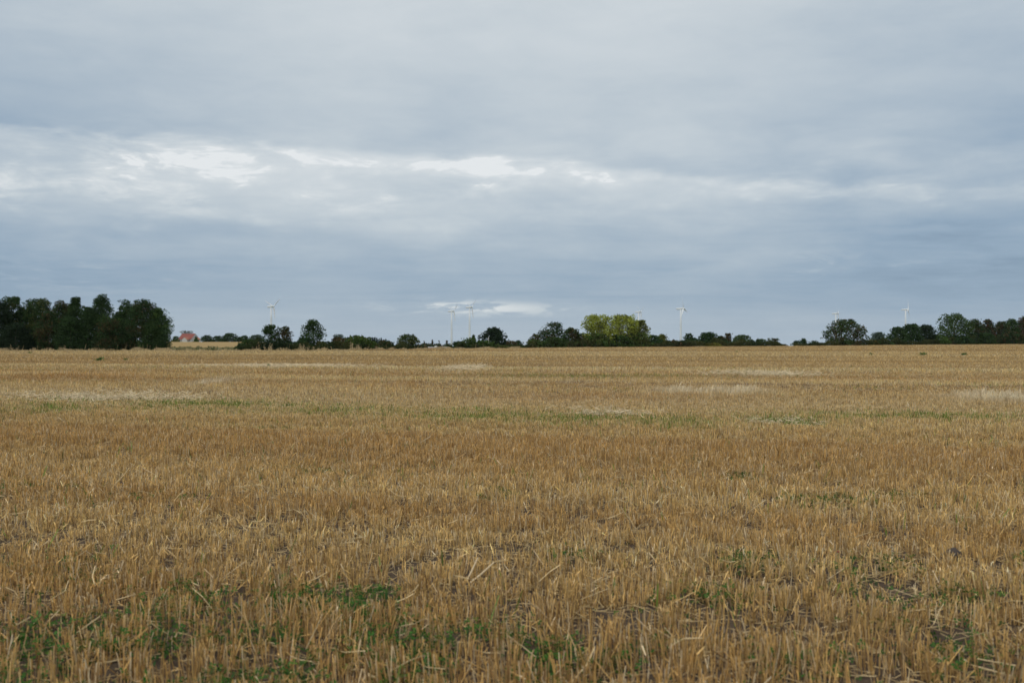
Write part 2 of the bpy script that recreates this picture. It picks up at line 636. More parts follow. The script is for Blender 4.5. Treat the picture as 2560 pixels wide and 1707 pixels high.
# dry leaf sheaths on some straws
k = (rng.random(n) < .38) & (pby < 18)
m_ = k.sum()
t0 = rng.uniform(.15, .8, m_)[:, None]
b0 = Pb[k] + (Pt[k] - Pb[k]) * t0
b1 = b0 + np.stack([rng.normal(0, .03, m_), rng.normal(0, .03, m_), rng.uniform(-.03, .06, m_)], 1)
V, Fq = blades(b0, b1, rng.uniform(.005, .010, m_))
acc.add(V, Fq, cs[k] * rng.uniform(.9, 1.3, (m_, 1)), 4)
# mid
for d0, d1, dens, w0, f0, f1, f2, f3 in ((21, 50, 430, .0095, 21, 31, 42, 50), (42, 88, 190, .018, 42, 50, 74, 88), (74, 155, 66, .036, 74, 88, 130, 155), (130, 285, 26, .07, 130, 155, 240, 285), (240, 480, 9, .12, 240, 285, 900, 999)):
    X, Y = scatter(d0, d1, dens, 4.0, 0.545)
    r = rowc(X, Y)
    Y = Y + (np.round(r / 0.125) * 0.125 - r) + rng.normal(0, .03, len(r))
    k = on_field(X, Y)
    k &= (rng.random(len(X)) < st(f0, f1, Y)) & (rng.random(len(X)) > st(f2, f3, Y))
    k &= (vnoise(X * 3.2, Y * 2.4, 7) > .34) | (rng.random(len(X)) < .45)
    k &= ~((fbm(X * .5, Y * .9, 6) < .45) & (rng.random(len(X)) < .6))
    k &= ~((fbm(X * .06, rowc(X, Y) * 1.3, 2) < .44) & (rng.random(len(X)) < .65))
    X, Y = X[k], Y[k]
    n = len(X)
    H = stub_h(X, Y) * rng.uniform(.55, 1.3, n)
    Pb = np.stack([X, Y, height(X, Y) - .01], 1)
    Pt = Pb + np.stack([(rng.normal(0, .16, n) + .45 * patch_w(X, Y, 'pale')) * H, rng.normal(0, .16, n) * H, H], 1)
    V, Fq = blades(Pb, Pt, w0 * rng.uniform(.6, 1.4, n)); per = 4
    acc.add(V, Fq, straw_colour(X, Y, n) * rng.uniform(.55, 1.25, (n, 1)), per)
tag(acc.build('stubble', straw_m), 'cut golden brown cereal stubble covering the field', 'stubble', kind='stuff')

# loose straw lying about
acc = Acc()


def lying(X, Y, L, w, zup, cscale=1.0, tilt=.12, pale=.5):
    n = len(X)
    a = rng.normal(0, .9, n) - .2
    ht = height(X, Y) + zup
    d = np.stack([np.cos(a), np.sin(a), rng.normal(0, tilt, n)], 1)
    M = np.stack([X, Y, ht + np.abs(d[:, 2]) * L / 2], 1)
    d2 = d + rng.normal(0, .28, (n, 3)) * np.array([1, 1, .5]) + (rng.random((n, 1)) < .15) * rng.normal(0, .9, (n, 3)) * np.array([1, 1, .3])
    d2 /= np.linalg.norm(d2, axis=1)[:, None]
    V1, F1 = prisms(M - d * L[:, None] / 2, M, w, w)
    V2, F2 = prisms(M, M + d2 * L[:, None] / 2, w, w * .9)
    q = rng.random(n)[:, None]
    c = (TAN * (1 - pale) + PALE * pale) * (.65 + .5 * q) * cscale
    acc.add(V1, F1, c, 6)
    acc.add(V2, F2, c, 6)


X, Y = scatter(2.4, 20, 210)
n = len(X)
lying(X, Y, rng.uniform(.02, .16, n), rng.uniform(.0016, .0032, n), rng.uniform(.003, .035, n), .75, .12, .3)
X, Y = scatter(2.4, 20, 9)
kk = fbm(X * .9 + 4, Y * 1.4, 3) + .25 * (rng.random(len(X)) - .5) > .47
X, Y = X[kk], Y[kk]
n = len(X)
lying(X, Y, rng.uniform(.08, .20, n), rng.uniform(.0022, .0036, n), rng.uniform(.02, .11, n), .9, .40, .45)
X, Y = scatter(20, 60, 9)
n = len(X)
lying(X, Y, rng.uniform(.08, .3, n), rng.uniform(.003, .005, n), rng.uniform(.04, .12, n), .85, .25, .5)
for px, py, hw, hh, k in PATCH:
    if k != 'lying': continue
    Yc = EYE * F / (py - HZ); Xc = u_of(px) * Yc
    hx = hw / F * Yc; hy = Yc - EYE * F / (py + hh - HZ)
    n = int(min(6500, max(140, hx * hy * (330 if Yc > 18 else 60 if Yc > 12 else 45))))
    X = Xc + rng.normal(0, .62, n) * hx
    Y = Yc + rng.normal(0, .62, n) * hy - .22 * (X - Xc)
    kk = fbm(X * 1.2, Y * 1.2, 5) > .42
    X, Y = X[kk], Y[kk]; n = len(X)
    wl_ = .0022 + Yc * .00009
    lying(X, Y, rng.uniform(.07, .26, n), rng.uniform(wl_, wl_ * 1.5, n), rng.uniform(.01, .10 if Yc < 9 else .13, n), 1.0 if Yc > 9 else .85, .22, .85 if Yc > 9 else .5)
tag(acc.build('loose_straw', straw_m), 'pale loose straw left lying in streaks between the stubble', 'straw', kind='stuff')


# green undergrowth ---------------------------------------------------
def green_w(X, Y):
    f = fbm(X * .75 + 9, Y * 1.0 + 2, 7, 5)
    near = st(5.9, 4.5, Y)
    w = np.clip((f - .665 + .13 * near + .10 * st(5.5, 4.9, Y) * (X < .6)) * 11, 0, 1)
    for px_, py_, r_ in ((60, 1450, .5), (470, 1520, .55), (260, 1600, .5), (620, 1660, .6), (1130, 1660, .6), (1480, 1650, .5),
                         (2300, 1660, .45), (2230, 1530, .35), (2400, 1500, .3), (1450, 1395, .25), (1780, 1510, .3), (2150, 1430, .35),
                         (900, 1640, .5),  (40, 1620, .5), (2060, 1680, .4)):
        Yc = EYE * F / (py_ - HZ); Xc = u_of(px_) * Yc
        w = np.maximum(w, .75 * np.exp(-((X - Xc) ** 2 + ((Y - Yc) * 1.3) ** 2) / r_ ** 2))
    return w * (Y < 19)


acc = Acc()
X, Y = scatter(2.4, 19, 1700)
k = rng.random(len(X)) < green_w(X, Y) * (fbm(X * 4, Y * 4, 3) > .44)
# three-part leaves: each point carries three little leaf faces on a short stalk
X, Y = X[k], Y[k]
n = len(X)
Z = height(X, Y) + rng.uniform(.01, .115, n) * (.55 + .45 * st(12, 4, Y))
ph = rng.random(n) * 2 * pi
gc = np.array([.038, .105, .015]) * rng.uniform(.5, 1.5, (n, 1)) + np.array([.035, .02, 0]) * (rng.random((n, 1)) < .12)
sz = rng.uniform(.0065, .0135, n)
tx, ty = rng.normal(0, .45, n), rng.normal(0, .45, n)
for s in range(3):
    q = ph + 2 * pi * s / 3
    ca, sa = np.cos(q), np.sin(q)
    c0 = np.stack([X, Y, Z], 1)
    def pt(a, b):
        px_, py_ = a * ca - b * sa, a * sa + b * ca
        return c0 + np.stack([px_ * sz, py_ * sz, (px_ * tx + py_ * ty) * sz], 1)
    V = np.stack([pt(.1, 0), pt(1.0, -.62), pt(1.75, 0), pt(1.0, .62)], 1).reshape(-1, 3)
    b_ = (np.arange(n) * 4)[:, None]
    acc.add(V, np.concatenate([b_, b_ + 1, b_ + 2, b_ + 3], 1), gc, 4)
tag(acc.build('clover', weed_m), 'low green clover and weeds growing between the stubble', 'clover', kind='stuff')

acc = Acc()
Xa, Ya = scatter(2.4, 60, 60)
wg = np.maximum(patch_w(Xa, Ya, 'green') * .8, .10 * (Ya < 20) * (fbm(Xa * .6, Ya * .9, 1) > .5))
wg = np.maximum(wg, .22 * np.clip((fbm(Xa * .25, rowc(Xa, Ya) * 1.1, 5) - .56) * 8, 0, 1))
ka = rng.random(len(Xa)) < wg
Xb, Yb = scatter(15, 34, 420)
kb = rng.random(len(Xb)) < .8 * patch_w(Xb, Yb, 'green') * np.clip((fbm(Xb * .7, Yb * 1.5, 2) - .36) * 4, 0, 1)
X = np.concatenate([Xa[ka], Xb[kb]]); Y = np.concatenate([Ya[ka], Yb[kb]])
n = len(X)
H = rng.uniform(.05, .17, n)
Pb = np.stack([X, Y, height(X, Y)], 1)
Pt = Pb + np.stack([rng.normal(0, .35, n) * H, rng.normal(0, .35, n) * H, H], 1)
V, Fq = blades(Pb, Pt, rng.uniform(.006, .012, n) * (1 + Y / 40))
acc.add(V, Fq, np.array([.15, .21, .040]) * rng.uniform(.45, 1.5, (n, 1)), 4)
tag(acc.build('grass', weed_m), 'fresh green grass blades sprouting in streaks of the stubble', 'grass', kind='stuff')

# tall dry grass along the far rim of the field ------------------------
acc = Acc()
n = 26000
px = rng.uniform(-150, 2700, n)
u = u_of(px)
dens = np.where(px < 1300, 1.0, .25) * np.where((px > 440) & (px < 590), .35, 1) * (.25 + 1.1 * vnoise(px / 33., px * 0, 2) ** 1.5)
k = rng.random(n) < dens
px, u = px[k], u[k]; n = len(px)
Y = y_edge(u) + rng.uniform(-1.2, 2.2, n)
X = u * Y
hb = np.where(px < 1300, .38, .20) * (.35 + 1.1 * vnoise(px / 14., px * 0 + 4, 3))
H = hb * rng.uniform(.5, 1.3, n)
tall = (rng.random(n) < .006) & (px < 1500)
H[tall] = rng.uniform(.6, 1.25, tall.sum())
Pb = np.stack([X, Y, height(X, Y) - .02], 1)
Pt = Pb + np.stack([rng.normal(0, .15, n) * H, rng.normal(0, .15, n) * H, H], 1)
V, Fq = blades(Pb, Pt, np.where(tall, .05, rng.uniform(.03, .09, n)), rng.normal(0, .4, n))
acc.add(V, Fq, np.array([.46, .35, .19]) * rng.uniform(.6, 1.25, (n, 1)), 4)
tag(acc.build('dry_grass', straw_m), 'tall bleached grass along the far rim of the stubble field', 'dry grass', kind='stuff')

# rough green verge between the two fields on the left
acc = Acc()
n = 16000
px = rng.uniform(395, 640, n)
Y = rng.uniform(176, 240, n)
k = fbm(px / 22., Y / 7., 3) > .47
px, Y = px[k], Y[k]; n = len(px)
X = u_of(px) * Y
H = rng.uniform(.08, .32, n) * (.5 + 1.2 * (fbm(px / 9., Y / 9., 4) > .58))
Pb = np.stack([X, Y, height(X, Y) - .02], 1)
Pt = Pb + np.stack([rng.normal(0, .2, n) * H, rng.normal(0, .2, n) * H, H], 1)
V, Fq = blades(Pb, Pt, rng.uniform(.1, .3, n))
gm = (fbm(px / 16., Y / 5., 1) > .56)[:, None]
acc.add(V, Fq, np.where(gm, np.array([.09, .11, .045]), np.array([.27, .23, .11])) * rng.uniform(.6, 1.25, (n, 1)), 4)
tag(acc.build('verge_grass', weed_m), 'rough mixed grass and weeds on the verge before the far field', 'grass', kind='stuff')


# ------------------------------------------------------------------ trees
crown_m = leaf_mat('foliage', 0.25, 0.0)
bark_m = simple_mat('bark', (.11, .085, .06), .9, .35, 2.0, .1)
pale_bark_m = simple_mat('pale bark', (.26, .24, .19), .9, .3, 2.0, .1)
C_ = {
    'dark': (.034, .062, .024), 'vdark': (.023, .038, .020), 'mid': (.044, .074, .024), 'green': (.062, .104, .028),
    'olive': (.085, .098, .032), 'brown': (.074, .060, .028), 'red': (.085, .050, .030), 'poplar': (.265, .300, .052),
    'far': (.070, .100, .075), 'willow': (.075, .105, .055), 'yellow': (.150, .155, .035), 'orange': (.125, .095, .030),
    'pine': (.045, .070, .060),
}


def profile(shape, h):
    """half width of the crown (0..1) at height h (0..1)"""
    h = np.clip(h, 0, 1)
    if shape == 'round': return np.sqrt(np.clip(1 - (2 * h - 1) ** 2, 0, 1)) * .92 + .08 * (1 - h)
    if shape == 'broad': return np.clip(1 - h ** 7.0, 0, 1) ** .5
    if shape == 'dome': return np.clip(1 - h ** 2.4, 0, 1) ** .5
    if shape == 'cone': return (1 - h) ** .8 * .95 + .05
    if shape == 'spire': return np.clip(.12 + 1.9 * (1 - h) ** 1.1, 0, .95)
    if shape == 'pine': return (1 - h) ** .9 * (.75 + .25 * np.cos(h * 40))
    if shape == 'column': return np.clip(1 - h ** 4, 0, 1) ** .5 * (.75 + .25 * np.sin(h * 3.1))
    if shape == 'oak': return np.clip(1 - ((h - .38) / .64) ** 2, 0, 1) ** .5
    if shape == 'square': return np.where(h > .93, .6, .82) * (0.7 + .3 * h)
    if shape == 'vase': return np.clip(.45 + .75 * h, 0, 1) * np.clip(1 - ((h - .62) / .40) ** 4 * (h > .62), 0, 1) ** .5
    return 1 - h


def tree(name, cat, label, px, w_px, top, Y, shape='round', col='mid', open_=0.2, low=0.02, lobe=.17, col2=None, mix2=.3,
         group=None, bark=None, leaf=None, stems=1, base_drop=0.0, seed=None):
    X, Y, z = at(px, Y)
    z -= base_drop
    H = z_of(top, Y) - z
    W = (1.32 if cat == 'shrub' else 1.10) * w_px / F * Y
    r = np.random.default_rng(int(px * 7 + w_px * 13 + top * 3) if seed is None else seed)
    root = thing(name, (X, Y, z - .02), label, cat, group)
    lf = leaf if leaf else np.clip(1.45 * Y / 995.0, .2, 1.0)          # leaf clump about a pixel across
    h0 = low * H
    ch = H - h0
    D = W * .92
    # lobes: branch ends carrying foliage
    nl = int(np.clip(30 + .7 * (W * ch), 30, 95) * (1 - .3 * open_))
    hs = r.beta(1.25, 1.1, nl) if shape not in ('pine', 'cone') else r.beta(1, 1.4, nl)
    an = r.random(nl) * 2 * pi
    ra = np.sqrt(r.uniform(.12, 1, nl))
    pr = profile(shape, hs)
    lr = np.minimum(W, ch) * lobe * r.uniform(.6, 1.35, nl) * np.clip(.55 + pr * .6, .3, 1.1)
    lim = np.clip(pr * W / 2 - lr * .55, 0, None)
    cx, cy = ra * lim * np.cos(an), ra * lim * np.sin(an) * D / W
    cz = h0 + np.clip(hs * ch, lr * .5, ch - lr * .8)
    # a few shoots that break the outline
    ns = int(nl * .7)
    hs2 = r.uniform(.25, 1, ns); an2 = r.random(ns) * 2 * pi
    p2 = profile(shape, hs2)
    lr2 = np.minimum(W, ch) * lobe * r.uniform(.2, .45, ns)
    lim2 = np.clip(p2 * W / 2 + lr2 * .25, .02 * W, None)
    cx = np.concatenate([cx, lim2 * np.cos(an2)]); cy = np.concatenate([cy, lim2 * np.sin(an2) * D / W])
    cz = np.concatenate([cz, h0 + np.minimum(hs2 * ch, ch - lr2)]); lr = np.concatenate([lr, lr2])
    # one leader reaching the top
    cx = np.append(cx, r.normal(0, .04) * W); cy = np.append(cy, 0); tl = np.minimum(W, ch) * .07
    cz = np.append(cz, H - tl); lr = np.append(lr, tl)
    nl = len(lr)
    area = (lr ** 2) * 12.6
    la = .37 * (.83 * lf) ** 2
    N = int(np.clip(W * ch * .8 * (4.6 - 4.0 * open_) / la, 400, 12000))
    li = r.choice(nl, N, p=area / area.sum())
    dv = r.normal(size=(N, 3)); dv /= np.linalg.norm(dv, axis=1)[:, None]
    rr = (r.uniform(.45, 1, N) ** .6) * (1 + r.normal(0, .14, N))
    P_ = np.stack([cx, cy, cz], 1)[li] + dv * (lr[li] * rr)[:, None] * np.array([1, 1, .82])
    # inner leaves that close the middle
    Ni = int(N * max(0, .40 - .75 * open_))
    if Ni > 10:
        hh = r.uniform(0, .93, Ni)
        aa = r.random(Ni) * 2 * pi
        q = np.sqrt(r.random(Ni)) * profile(shape, hh) * W / 2 * .80
        P_ = np.concatenate([P_, np.stack([q * np.cos(aa), q * np.sin(aa), h0 + hh * ch], 1)])
        li = np.concatenate([li, r.integers(0, nl, Ni)])
    N = len(P_)
    P_[:, 2] = np.clip(P_[:, 2], .03 + .5 * lf * r.random(N), H + .2 * lf)
    s = lf * r.uniform(.5, 1.15, N) * np.where(np.arange(N) < N - Ni, 1, 1.25)
    nrm = r.normal(size=(N, 3)); nrm /= np.linalg.norm(nrm, axis=1)[:, None]
    hlp = r.normal(size=(N, 3))
    a1 = np.cross(nrm, hlp); a1 /= np.linalg.norm(a1, axis=1)[:, None]
    a2 = np.cross(nrm, a1)
    a1 *= s[:, None] * .5; a2 *= s[:, None] * .5 * r.uniform(.5, 1, (N, 1))
    V = np.stack([P_ - a1, P_ - a2 * .9 + a1 * .1, P_ + a1, P_ + a2], 1).reshape(-1, 3)
    b_ = (np.arange(N) * 4)[:, None]
    Fq = np.concatenate([b_, b_ + 1, b_ + 2, b_ + 3], 1)
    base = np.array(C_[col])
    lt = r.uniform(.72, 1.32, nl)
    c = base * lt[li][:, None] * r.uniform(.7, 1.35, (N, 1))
    if col2:
        on = (r.random(nl) < mix2)[li] | (r.random(N) < mix2 * .3)
        c = np.where(on[:, None], np.array(C_[col2]) * lt[li][:, None] * r.uniform(.7, 1.3, (N, 1)), c)
    shrub = cat in ('shrub', 'hedge')
    mesh_np('foliage' if shrub else 'crown', V, Fq, crown_m, np.repeat(c, 4, 0), root)
    mb = MB()
    tr = max(.05, .018 * H + .012 * W)
    bm_ = bark or bark_m
    for k_ in range(stems):
        ox = 0 if stems == 1 else r.uniform(-.32, .32) * W
        tp = np.array([ox * 1.1 + r.normal(0, .02) * W, r.normal(0, .02) * W, h0 + ch * .72])
        mid = np.array([ox * .8 + r.normal(0, .02) * W, 0, h0 + ch * .3])
        mb.tube([(ox * .6, 0, -.15), mid, tp], [tr, tr * .72, tr * .2], 6)
        for q in range(7 if shape in ('vase', 'oak', 'round') else 4):
            j = r.integers(0, nl)
            st_ = np.array([ox * .6, 0, 0]) * .4 + mid * .6 if r.random() < .5 else mid * .5 + tp * .5
            en = np.array([cx[j], cy[j], cz[j]])
            if en[2] < st_[2]: continue
            mb.tube([st_, st_ * .5 + en * .5 + np.array([0, 0, .04 * H]), en], [tr * .42, tr * .26, tr * .08], 5)
    mb.build('stem' if shrub else 'trunk', bm_, root)
    return root


def E(px, off=3.0):
    return float(y_edge(u_of(px))) + off


# name, label, px, width px, top row, depth, shape, colour, openness, low, lobe, extra
T = []
def t_(*a, **k): T.append((a, k))

tr, sh = ('broadleaf_tree', 'tree'), ('shrub', 'shrub')
# --- copse at the left, nearest to the camera
t_(*tr, 'dark tree cut by the left photo edge, in the left copse', -6, 78, 748, E(0, 4), 'round', 'vdark', .15, .0, .15)
t_(*tr, 'slim dark tree with ragged double top, second in left copse', 28, 60, 740, E(30, 6), 'square', 'dark', .15, .0, .16, col2='olive', mix2=.2)
t_(*tr, 'short narrow dark tree filling gap near left copse edge', 54, 46, 761, E(54, 7), 'dome', 'vdark', .2, .0, .18)
t_(*tr, 'wide tree with flat olive top in left copse', 98, 82, 745, E(98, 5), 'square', 'dark', .15, .0, .15, col2='olive', mix2=.3)
t_(*tr, 'low bushy tree with brownish middle fronting left copse', 122, 66, 776, E(120, 3), 'dome', 'dark', .1, .0, .16, col2='brown', mix2=.35)
t_(*tr, 'brown tinged rounded tree right of the flat topped tree', 152, 76, 749, E(150, 6), 'dome', 'dark', .2, .0, .16, col2='brown', mix2=.35)
t_('conifer_tree', 'tree', 'narrow spire topped tree in the middle of the left copse', 190, 72, 741, E(190, 5), 'spire', 'dark', .15, .0, .15, col2='mid', mix2=.2)
t_('conifer_tree', 'tree', 'tallest pointed conifer of the left copse', 254, 92, 733, E(254, 5), 'spire', 'dark', .2, .0, .15, col2='green', mix2=.15)
t_(*tr, 'dense low tree between the two pointed conifers', 221, 62, 766, E(222, 3.5), 'dome', 'dark', .1, .0, .16)
t_(*tr, 'ragged two pronged tree right of the tallest conifer', 322, 64, 748, E(322, 5), 'square', 'dark', .22, .0, .16, col2='green', mix2=.2)
t_(*tr, 'tall leafy tree with several tips near copse right end', 360, 88, 747, E(362, 4), 'dome', 'dark', .15, .0, .16, col2='brown', mix2=.2)
t_(*tr, 'sloping outer tree closing the right end of the left copse', 394, 78, 768, E(396, 5), 'dome', 'dark', .15, .0, .16, col2='green', mix2=.2)
t_(*tr, 'low skirted tree under the right end of the left copse', 382, 76, 800, E(380, 3), 'dome', 'mid', .05, .0, .17, col2='dark', mix2=.5)
t_(*tr, 'dark low tree below the brown tinged tree', 178, 84, 790, E(178, 2.5), 'dome', 'dark', .05, .0, .17)
t_(*tr, 'low dark growth under the tallest conifer', 276, 86, 794, E(276, 2.5), 'dome', 'dark', .05, .0, .17, col2='brown', mix2=.2)
t_(*tr, 'low dark growth below the leftmost copse trees', 40, 88, 806, E(40, 2.5), 'dome', 'vdark', .05, .0, .17)
t_(*tr, 'dark tree filling the dip left of the flat olive topped tree', 74, 48, 764, E(74, 6), 'dome', 'dark', .1, .0, .16)
t_(*tr, 'dark tree filling the dip left of the narrow spire topped tree', 172, 52, 762, E(172, 7), 'dome', 'dark', .1, .0, .16, col2='mid', mix2=.3)
t_(*tr, 'dark tree wedged between the tallest conifer and the two pronged tree', 297, 54, 777, E(297, 7), 'dome', 'dark', .1, .0, .16, col2='mid', mix2=.2)
# --- round the red roofed farmhouse, far
t_(*tr, 'thin branched tree rising behind the red roof', 466, 32, 826, 830, 'vase', 'brown', .7, .25, .16)
t_(*sh, 'dark bush left of the red roofed farmhouse', 440, 18, 840, 800, 'round', 'mid', .2)
t_(*sh, 'pale flowering hedge in front of the farmhouse left end', 438, 26, 849, 780, 'dome', 'olive', .0)
t_('conifer_tree', 'tree', 'small conical tree in front of the farmhouse', 490, 14, 841, 780, 'cone', 'green', .1)
for i, (p_, w_, tp, s_, cl, lb) in enumerate([
        (517, 30, 837, 'dome', 'dark', 'rounded dark tree just right of the farmhouse'),
        (545, 32, 839, 'dome', 'dark', 'low wide tree second from the farmhouse in far treeline'),
        (575, 44, 832, 'dome', 'dark', 'broadest and highest far treeline crown beyond the golden field'),
        (599, 24, 841, 'round', 'mid', 'small crown filling the dip of the far treeline'),
        (611, 24, 838, 'dome', 'dark', 'small dark crown at right of the far treeline'),
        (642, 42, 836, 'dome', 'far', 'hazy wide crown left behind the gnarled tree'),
        (560, 26, 846, 'dome', 'mid', 'low green clump under the far treeline crowns'),
        (530, 22, 848, 'dome', 'brown', 'low brownish clump below the far treeline left part')]):
    t_(*tr, lb, p_, w_, tp, 770 + i * 6, s_, cl, .05, .0, .2)
# --- near hedge, left of the middle
t_(*sh, 'low green rounded bush at the hedge left end', 622, 46, 846, E(622, 5), 'dome', 'mid', .0)
t_(*sh, 'dark bush under the hedge left end', 607, 34, 857, E(607, 4), 'dome', 'dark', .0)
t_(*sh, 'reddish brown bush left of the gnarled tree', 655, 38, 856, E(655, 4), 'dome', 'brown', .1)
t_(*tr, 'gnarled tree with branch reaching left, below the first turbine', 677, 48, 810, E(677, 6), 'oak', 'dark', .3, .08, .17, col2='mid', mix2=.2)
t_(*tr, 'round brownish tree joined to the gnarled tree', 710, 42, 814, E(708, 6), 'round', 'dark', .4, .12, .15, col2='brown', mix2=.45)
t_(*sh, 'dark scrub beneath the twin trees', 695, 78, 850, E(695, 3.5), 'dome', 'vdark', .0, .0, .16)
t_(*sh, 'dark bush between the twin trees and the lone round tree', 736, 40, 853, E(736, 5), 'dome', 'dark', .0)
t_(*tr, 'lone tall rounded tree between the hedge bushes', 783, 58, 798, E(782, 6), 'oak', 'dark', .25, .04, .16, col2='mid', mix2=.3)
t_(*sh, 'spreading dark bush at the foot of the lone tree', 762, 46, 842, E(760, 4.5), 'dome', 'dark', .05)
t_(*sh, 'dark low bush just right of the lone tree', 816, 48, 852, E(815, 5), 'dome', 'dark', .0)
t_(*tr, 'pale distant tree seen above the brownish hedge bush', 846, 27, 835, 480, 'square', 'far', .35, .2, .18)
t_(*sh, 'brownish hedge bush left of the big green bush', 845, 42, 842, E(845, 6), 'dome', 'brown', .1)
t_(*sh, 'big light green willowy bush with feathery top', 893, 78, 837, E(893, 6), 'dome', 'green', .05, .0, .13, col2='olive', mix2=.3)
t_(*sh, 'dark hollow bush in front of the willowy bush', 900, 30, 852, E(900, 4), 'dome', 'dark', .1)
t_(*sh, 'green bush with reddish top right of the willowy bush', 962, 56, 850, E(960, 5), 'dome', 'dark', .05, col2='brown', mix2=.4)
t_(*sh, 'low bush joining willowy bush and red topped bush', 930, 34, 857, E(930, 4), 'dome', 'mid', .0)
t_(*tr, 'yellowish green small tree with a hole of light in its crown', 1020, 56, 834, E(1020, 6), 'round', 'olive', .15, .0, .16, col2='mid', mix2=.4)
t_(*sh, 'dark bush closing the gap left of the yellowish tree', 995, 26, 860, E(995, 5), 'dome', 'dark', .0)
# --- brown hedge with small conifer tips and the low roof
for p_, w_, tp, cl, lb in [(1064, 44, 857, 'brown', 'brown hedge bush left of the low roof'),
                           (1092, 40, 858, 'brown', 'brown hedge bush behind the white chimney'),
                           (1118, 36, 859, 'red', 'reddish hedge bush behind the low roof right end')]:
    t_(*sh, lb, p_, w_, tp, 480, 'dome', cl, .05, .0, .16, col2='dark', mix2=.4)
for p_, tp, lb in [(1060, 852, 'tiny conifer tip, leftmost above the brown hedge'), (1081, 848, 'tallest tiny conifer tip above the brown hedge'),
                   (1098, 851, 'tiny conifer tip just right of the white chimney'), (1117, 850, 'tiny conifer tip left of the left tall turbine')]:
    t_('conifer_tree', 'tree', lb, p_, 13, tp, 500, 'cone', 'brown', .3, .1, .2)
t_(*sh, 'dark round bush right of the low roof', 1148, 44, 852, E(1148, 5), 'dome', 'dark', .0)
t_(*sh, 'olive bush at the feet of the right tall turbine', 1173, 34, 842, E(1173, 7), 'vase', 'green', .3, .0, .16)
t_('conifer_tree', 'tree', 'small pointed conifer left of the dark domed tree', 1184, 22, 835, E(1184, 8), 'cone', 'mid', .3, .0, .17)
t_(*sh, 'green sloping bush in front of the dark domed tree', 1210, 64, 851, E(1210, 5), 'dome', 'green', .0, .0, .15, col2='mid', mix2=.4)
t_(*tr, 'very dark broad domed tree behind the white pole', 1233, 76, 816, E(1233, 40), 'dome', 'vdark', .0, .02, .13)
t_(*sh, 'low olive bush right of the white pole', 1245, 52, 862, E(1245, 4), 'dome', 'olive', .0)
t_(*sh, 'brownish small tree right of the dark domed tree', 1278, 28, 851, E(1278, 30), 'dome', 'brown', .15)
t_(*sh, 'small dark rounded tree between dome and the green mound', 1296, 20, 850, E(1296, 30), 'round', 'dark', .1)
t_(*sh, 'low green hedge piece in the open middle gap', 1277, 50, 862, E(1277, 4), 'dome', 'green', .0, col2='mid', mix2=.5)
# --- mound of mixed trees
t_(*sh, 'light green low bush left of the big mixed mound', 1334, 46, 848, E(1334, 5), 'dome', 'green', .0, col2='olive', mix2=.3)
t_(*tr, 'brownish small tree on the left shoulder of the mixed mound', 1340, 40, 833, E(1340, 12), 'dome', 'brown', .25, .1, .16, col2='mid', mix2=.4)
t_(*tr, 'tall dark tree with open branches crowning the mixed mound', 1384, 70, 804, E(1384, 9), 'oak', 'dark', .3, .06, .15, col2='brown', mix2=.15)
t_(*tr, 'brown rounded tree on the mixed mound right slope', 1430, 56, 818, E(1430, 8), 'dome', 'brown', .05, .0, .14, col2='mid', mix2=.5)
t_(*sh, 'blue green rounded bush in front of the mixed mound', 1388, 58, 842, E(1388, 4), 'dome', 'mid', .0)
t_(*sh, 'low bush at the right foot of the mixed mound', 1438, 44, 852, E(1438, 4), 'dome', 'brown', .0, col2='mid', mix2=.5)
t_(*tr, 'dark small tree peeping between mound and poplars', 1460, 28, 831, E(1460, 60), 'round', 'vdark', .2)
t_(*sh, 'dark bush between mound and poplars', 1462, 30, 848, E(1462, 8), 'dome', 'dark', .05)
# --- yellowing poplars
t_('poplar_tree', 'tree', 'widest yellow green poplar, left of its group', 1500, 88, 784, E(1502, 7), 'broad', 'poplar', .14, .08, .10, col2='olive', mix2=.16, stems=5, bark=pale_bark_m)
t_('poplar_tree', 'tree', 'upright yellow green poplar in the middle of its group', 1560, 74, 785, E(1565, 7), 'broad', 'poplar', .14, .08, .11, col2='olive', mix2=.18, stems=4, bark=pale_bark_m)
t_('poplar_tree', 'tree', 'lowest poplar, right of its group, below a turbine', 1602, 50, 799, E(1602, 8), 'dome', 'poplar', .26, .1, .14, col2='olive', mix2=.5, stems=3, bark=pale_bark_m)
t_(*sh, 'olive bush under the widest poplar', 1494, 66, 832, E(1494, 4), 'dome', 'olive', .0, .0, .14, col2='green', mix2=.5)
t_(*sh, 'green bush under the middle poplar', 1548, 66, 836, E(1548, 4), 'dome', 'green', .0, .0, .14, col2='mid', mix2=.5)
t_(*sh, 'green bush under the right poplar', 1597, 56, 830, E(1597, 4), 'dome', 'green', .0, .0, .14, col2='olive', mix2=.3)
# --- right of the poplars
t_(*tr, 'dark domed tree touching the right poplar', 1634, 46, 836, E(1634, 16), 'dome', 'dark', .0)
t_(*tr, 'yellow green domed tree behind the dark domed one', 1656, 34, 834, E(1656, 50), 'dome', 'olive', .0, col2='yellow', mix2=.4)
t_(*sh, 'dark bush hiding the house under the chimney', 1683, 46, 850, E(1683, 5), 'dome', 'dark', .05, col2='brown', mix2=.3)
t_(*sh, 'dark bush below the yellow green domed tree', 1652, 44, 850, E(1652, 6), 'dome', 'dark', .0)
t_(*tr, 'dark tree right behind the small orange roof', 1723, 25, 832, E(1723, 45), 'round', 'dark', .15, .1, .2)
t_(*tr, 'grey green ball shaped tree right of the orange roof', 1735, 36, 843, E(1735, 10), 'round', 'dark', .0, .0, .15)
t_(*sh, 'low dark bush right of the orange roof', 1716, 26, 856, E(1716, 4), 'dome', 'brown', .0)
t_(*tr, 'tall dark dome in the right hand wood', 1772, 58, 829, E(1772, 30), 'dome', 'dark', .05, .0, .15)
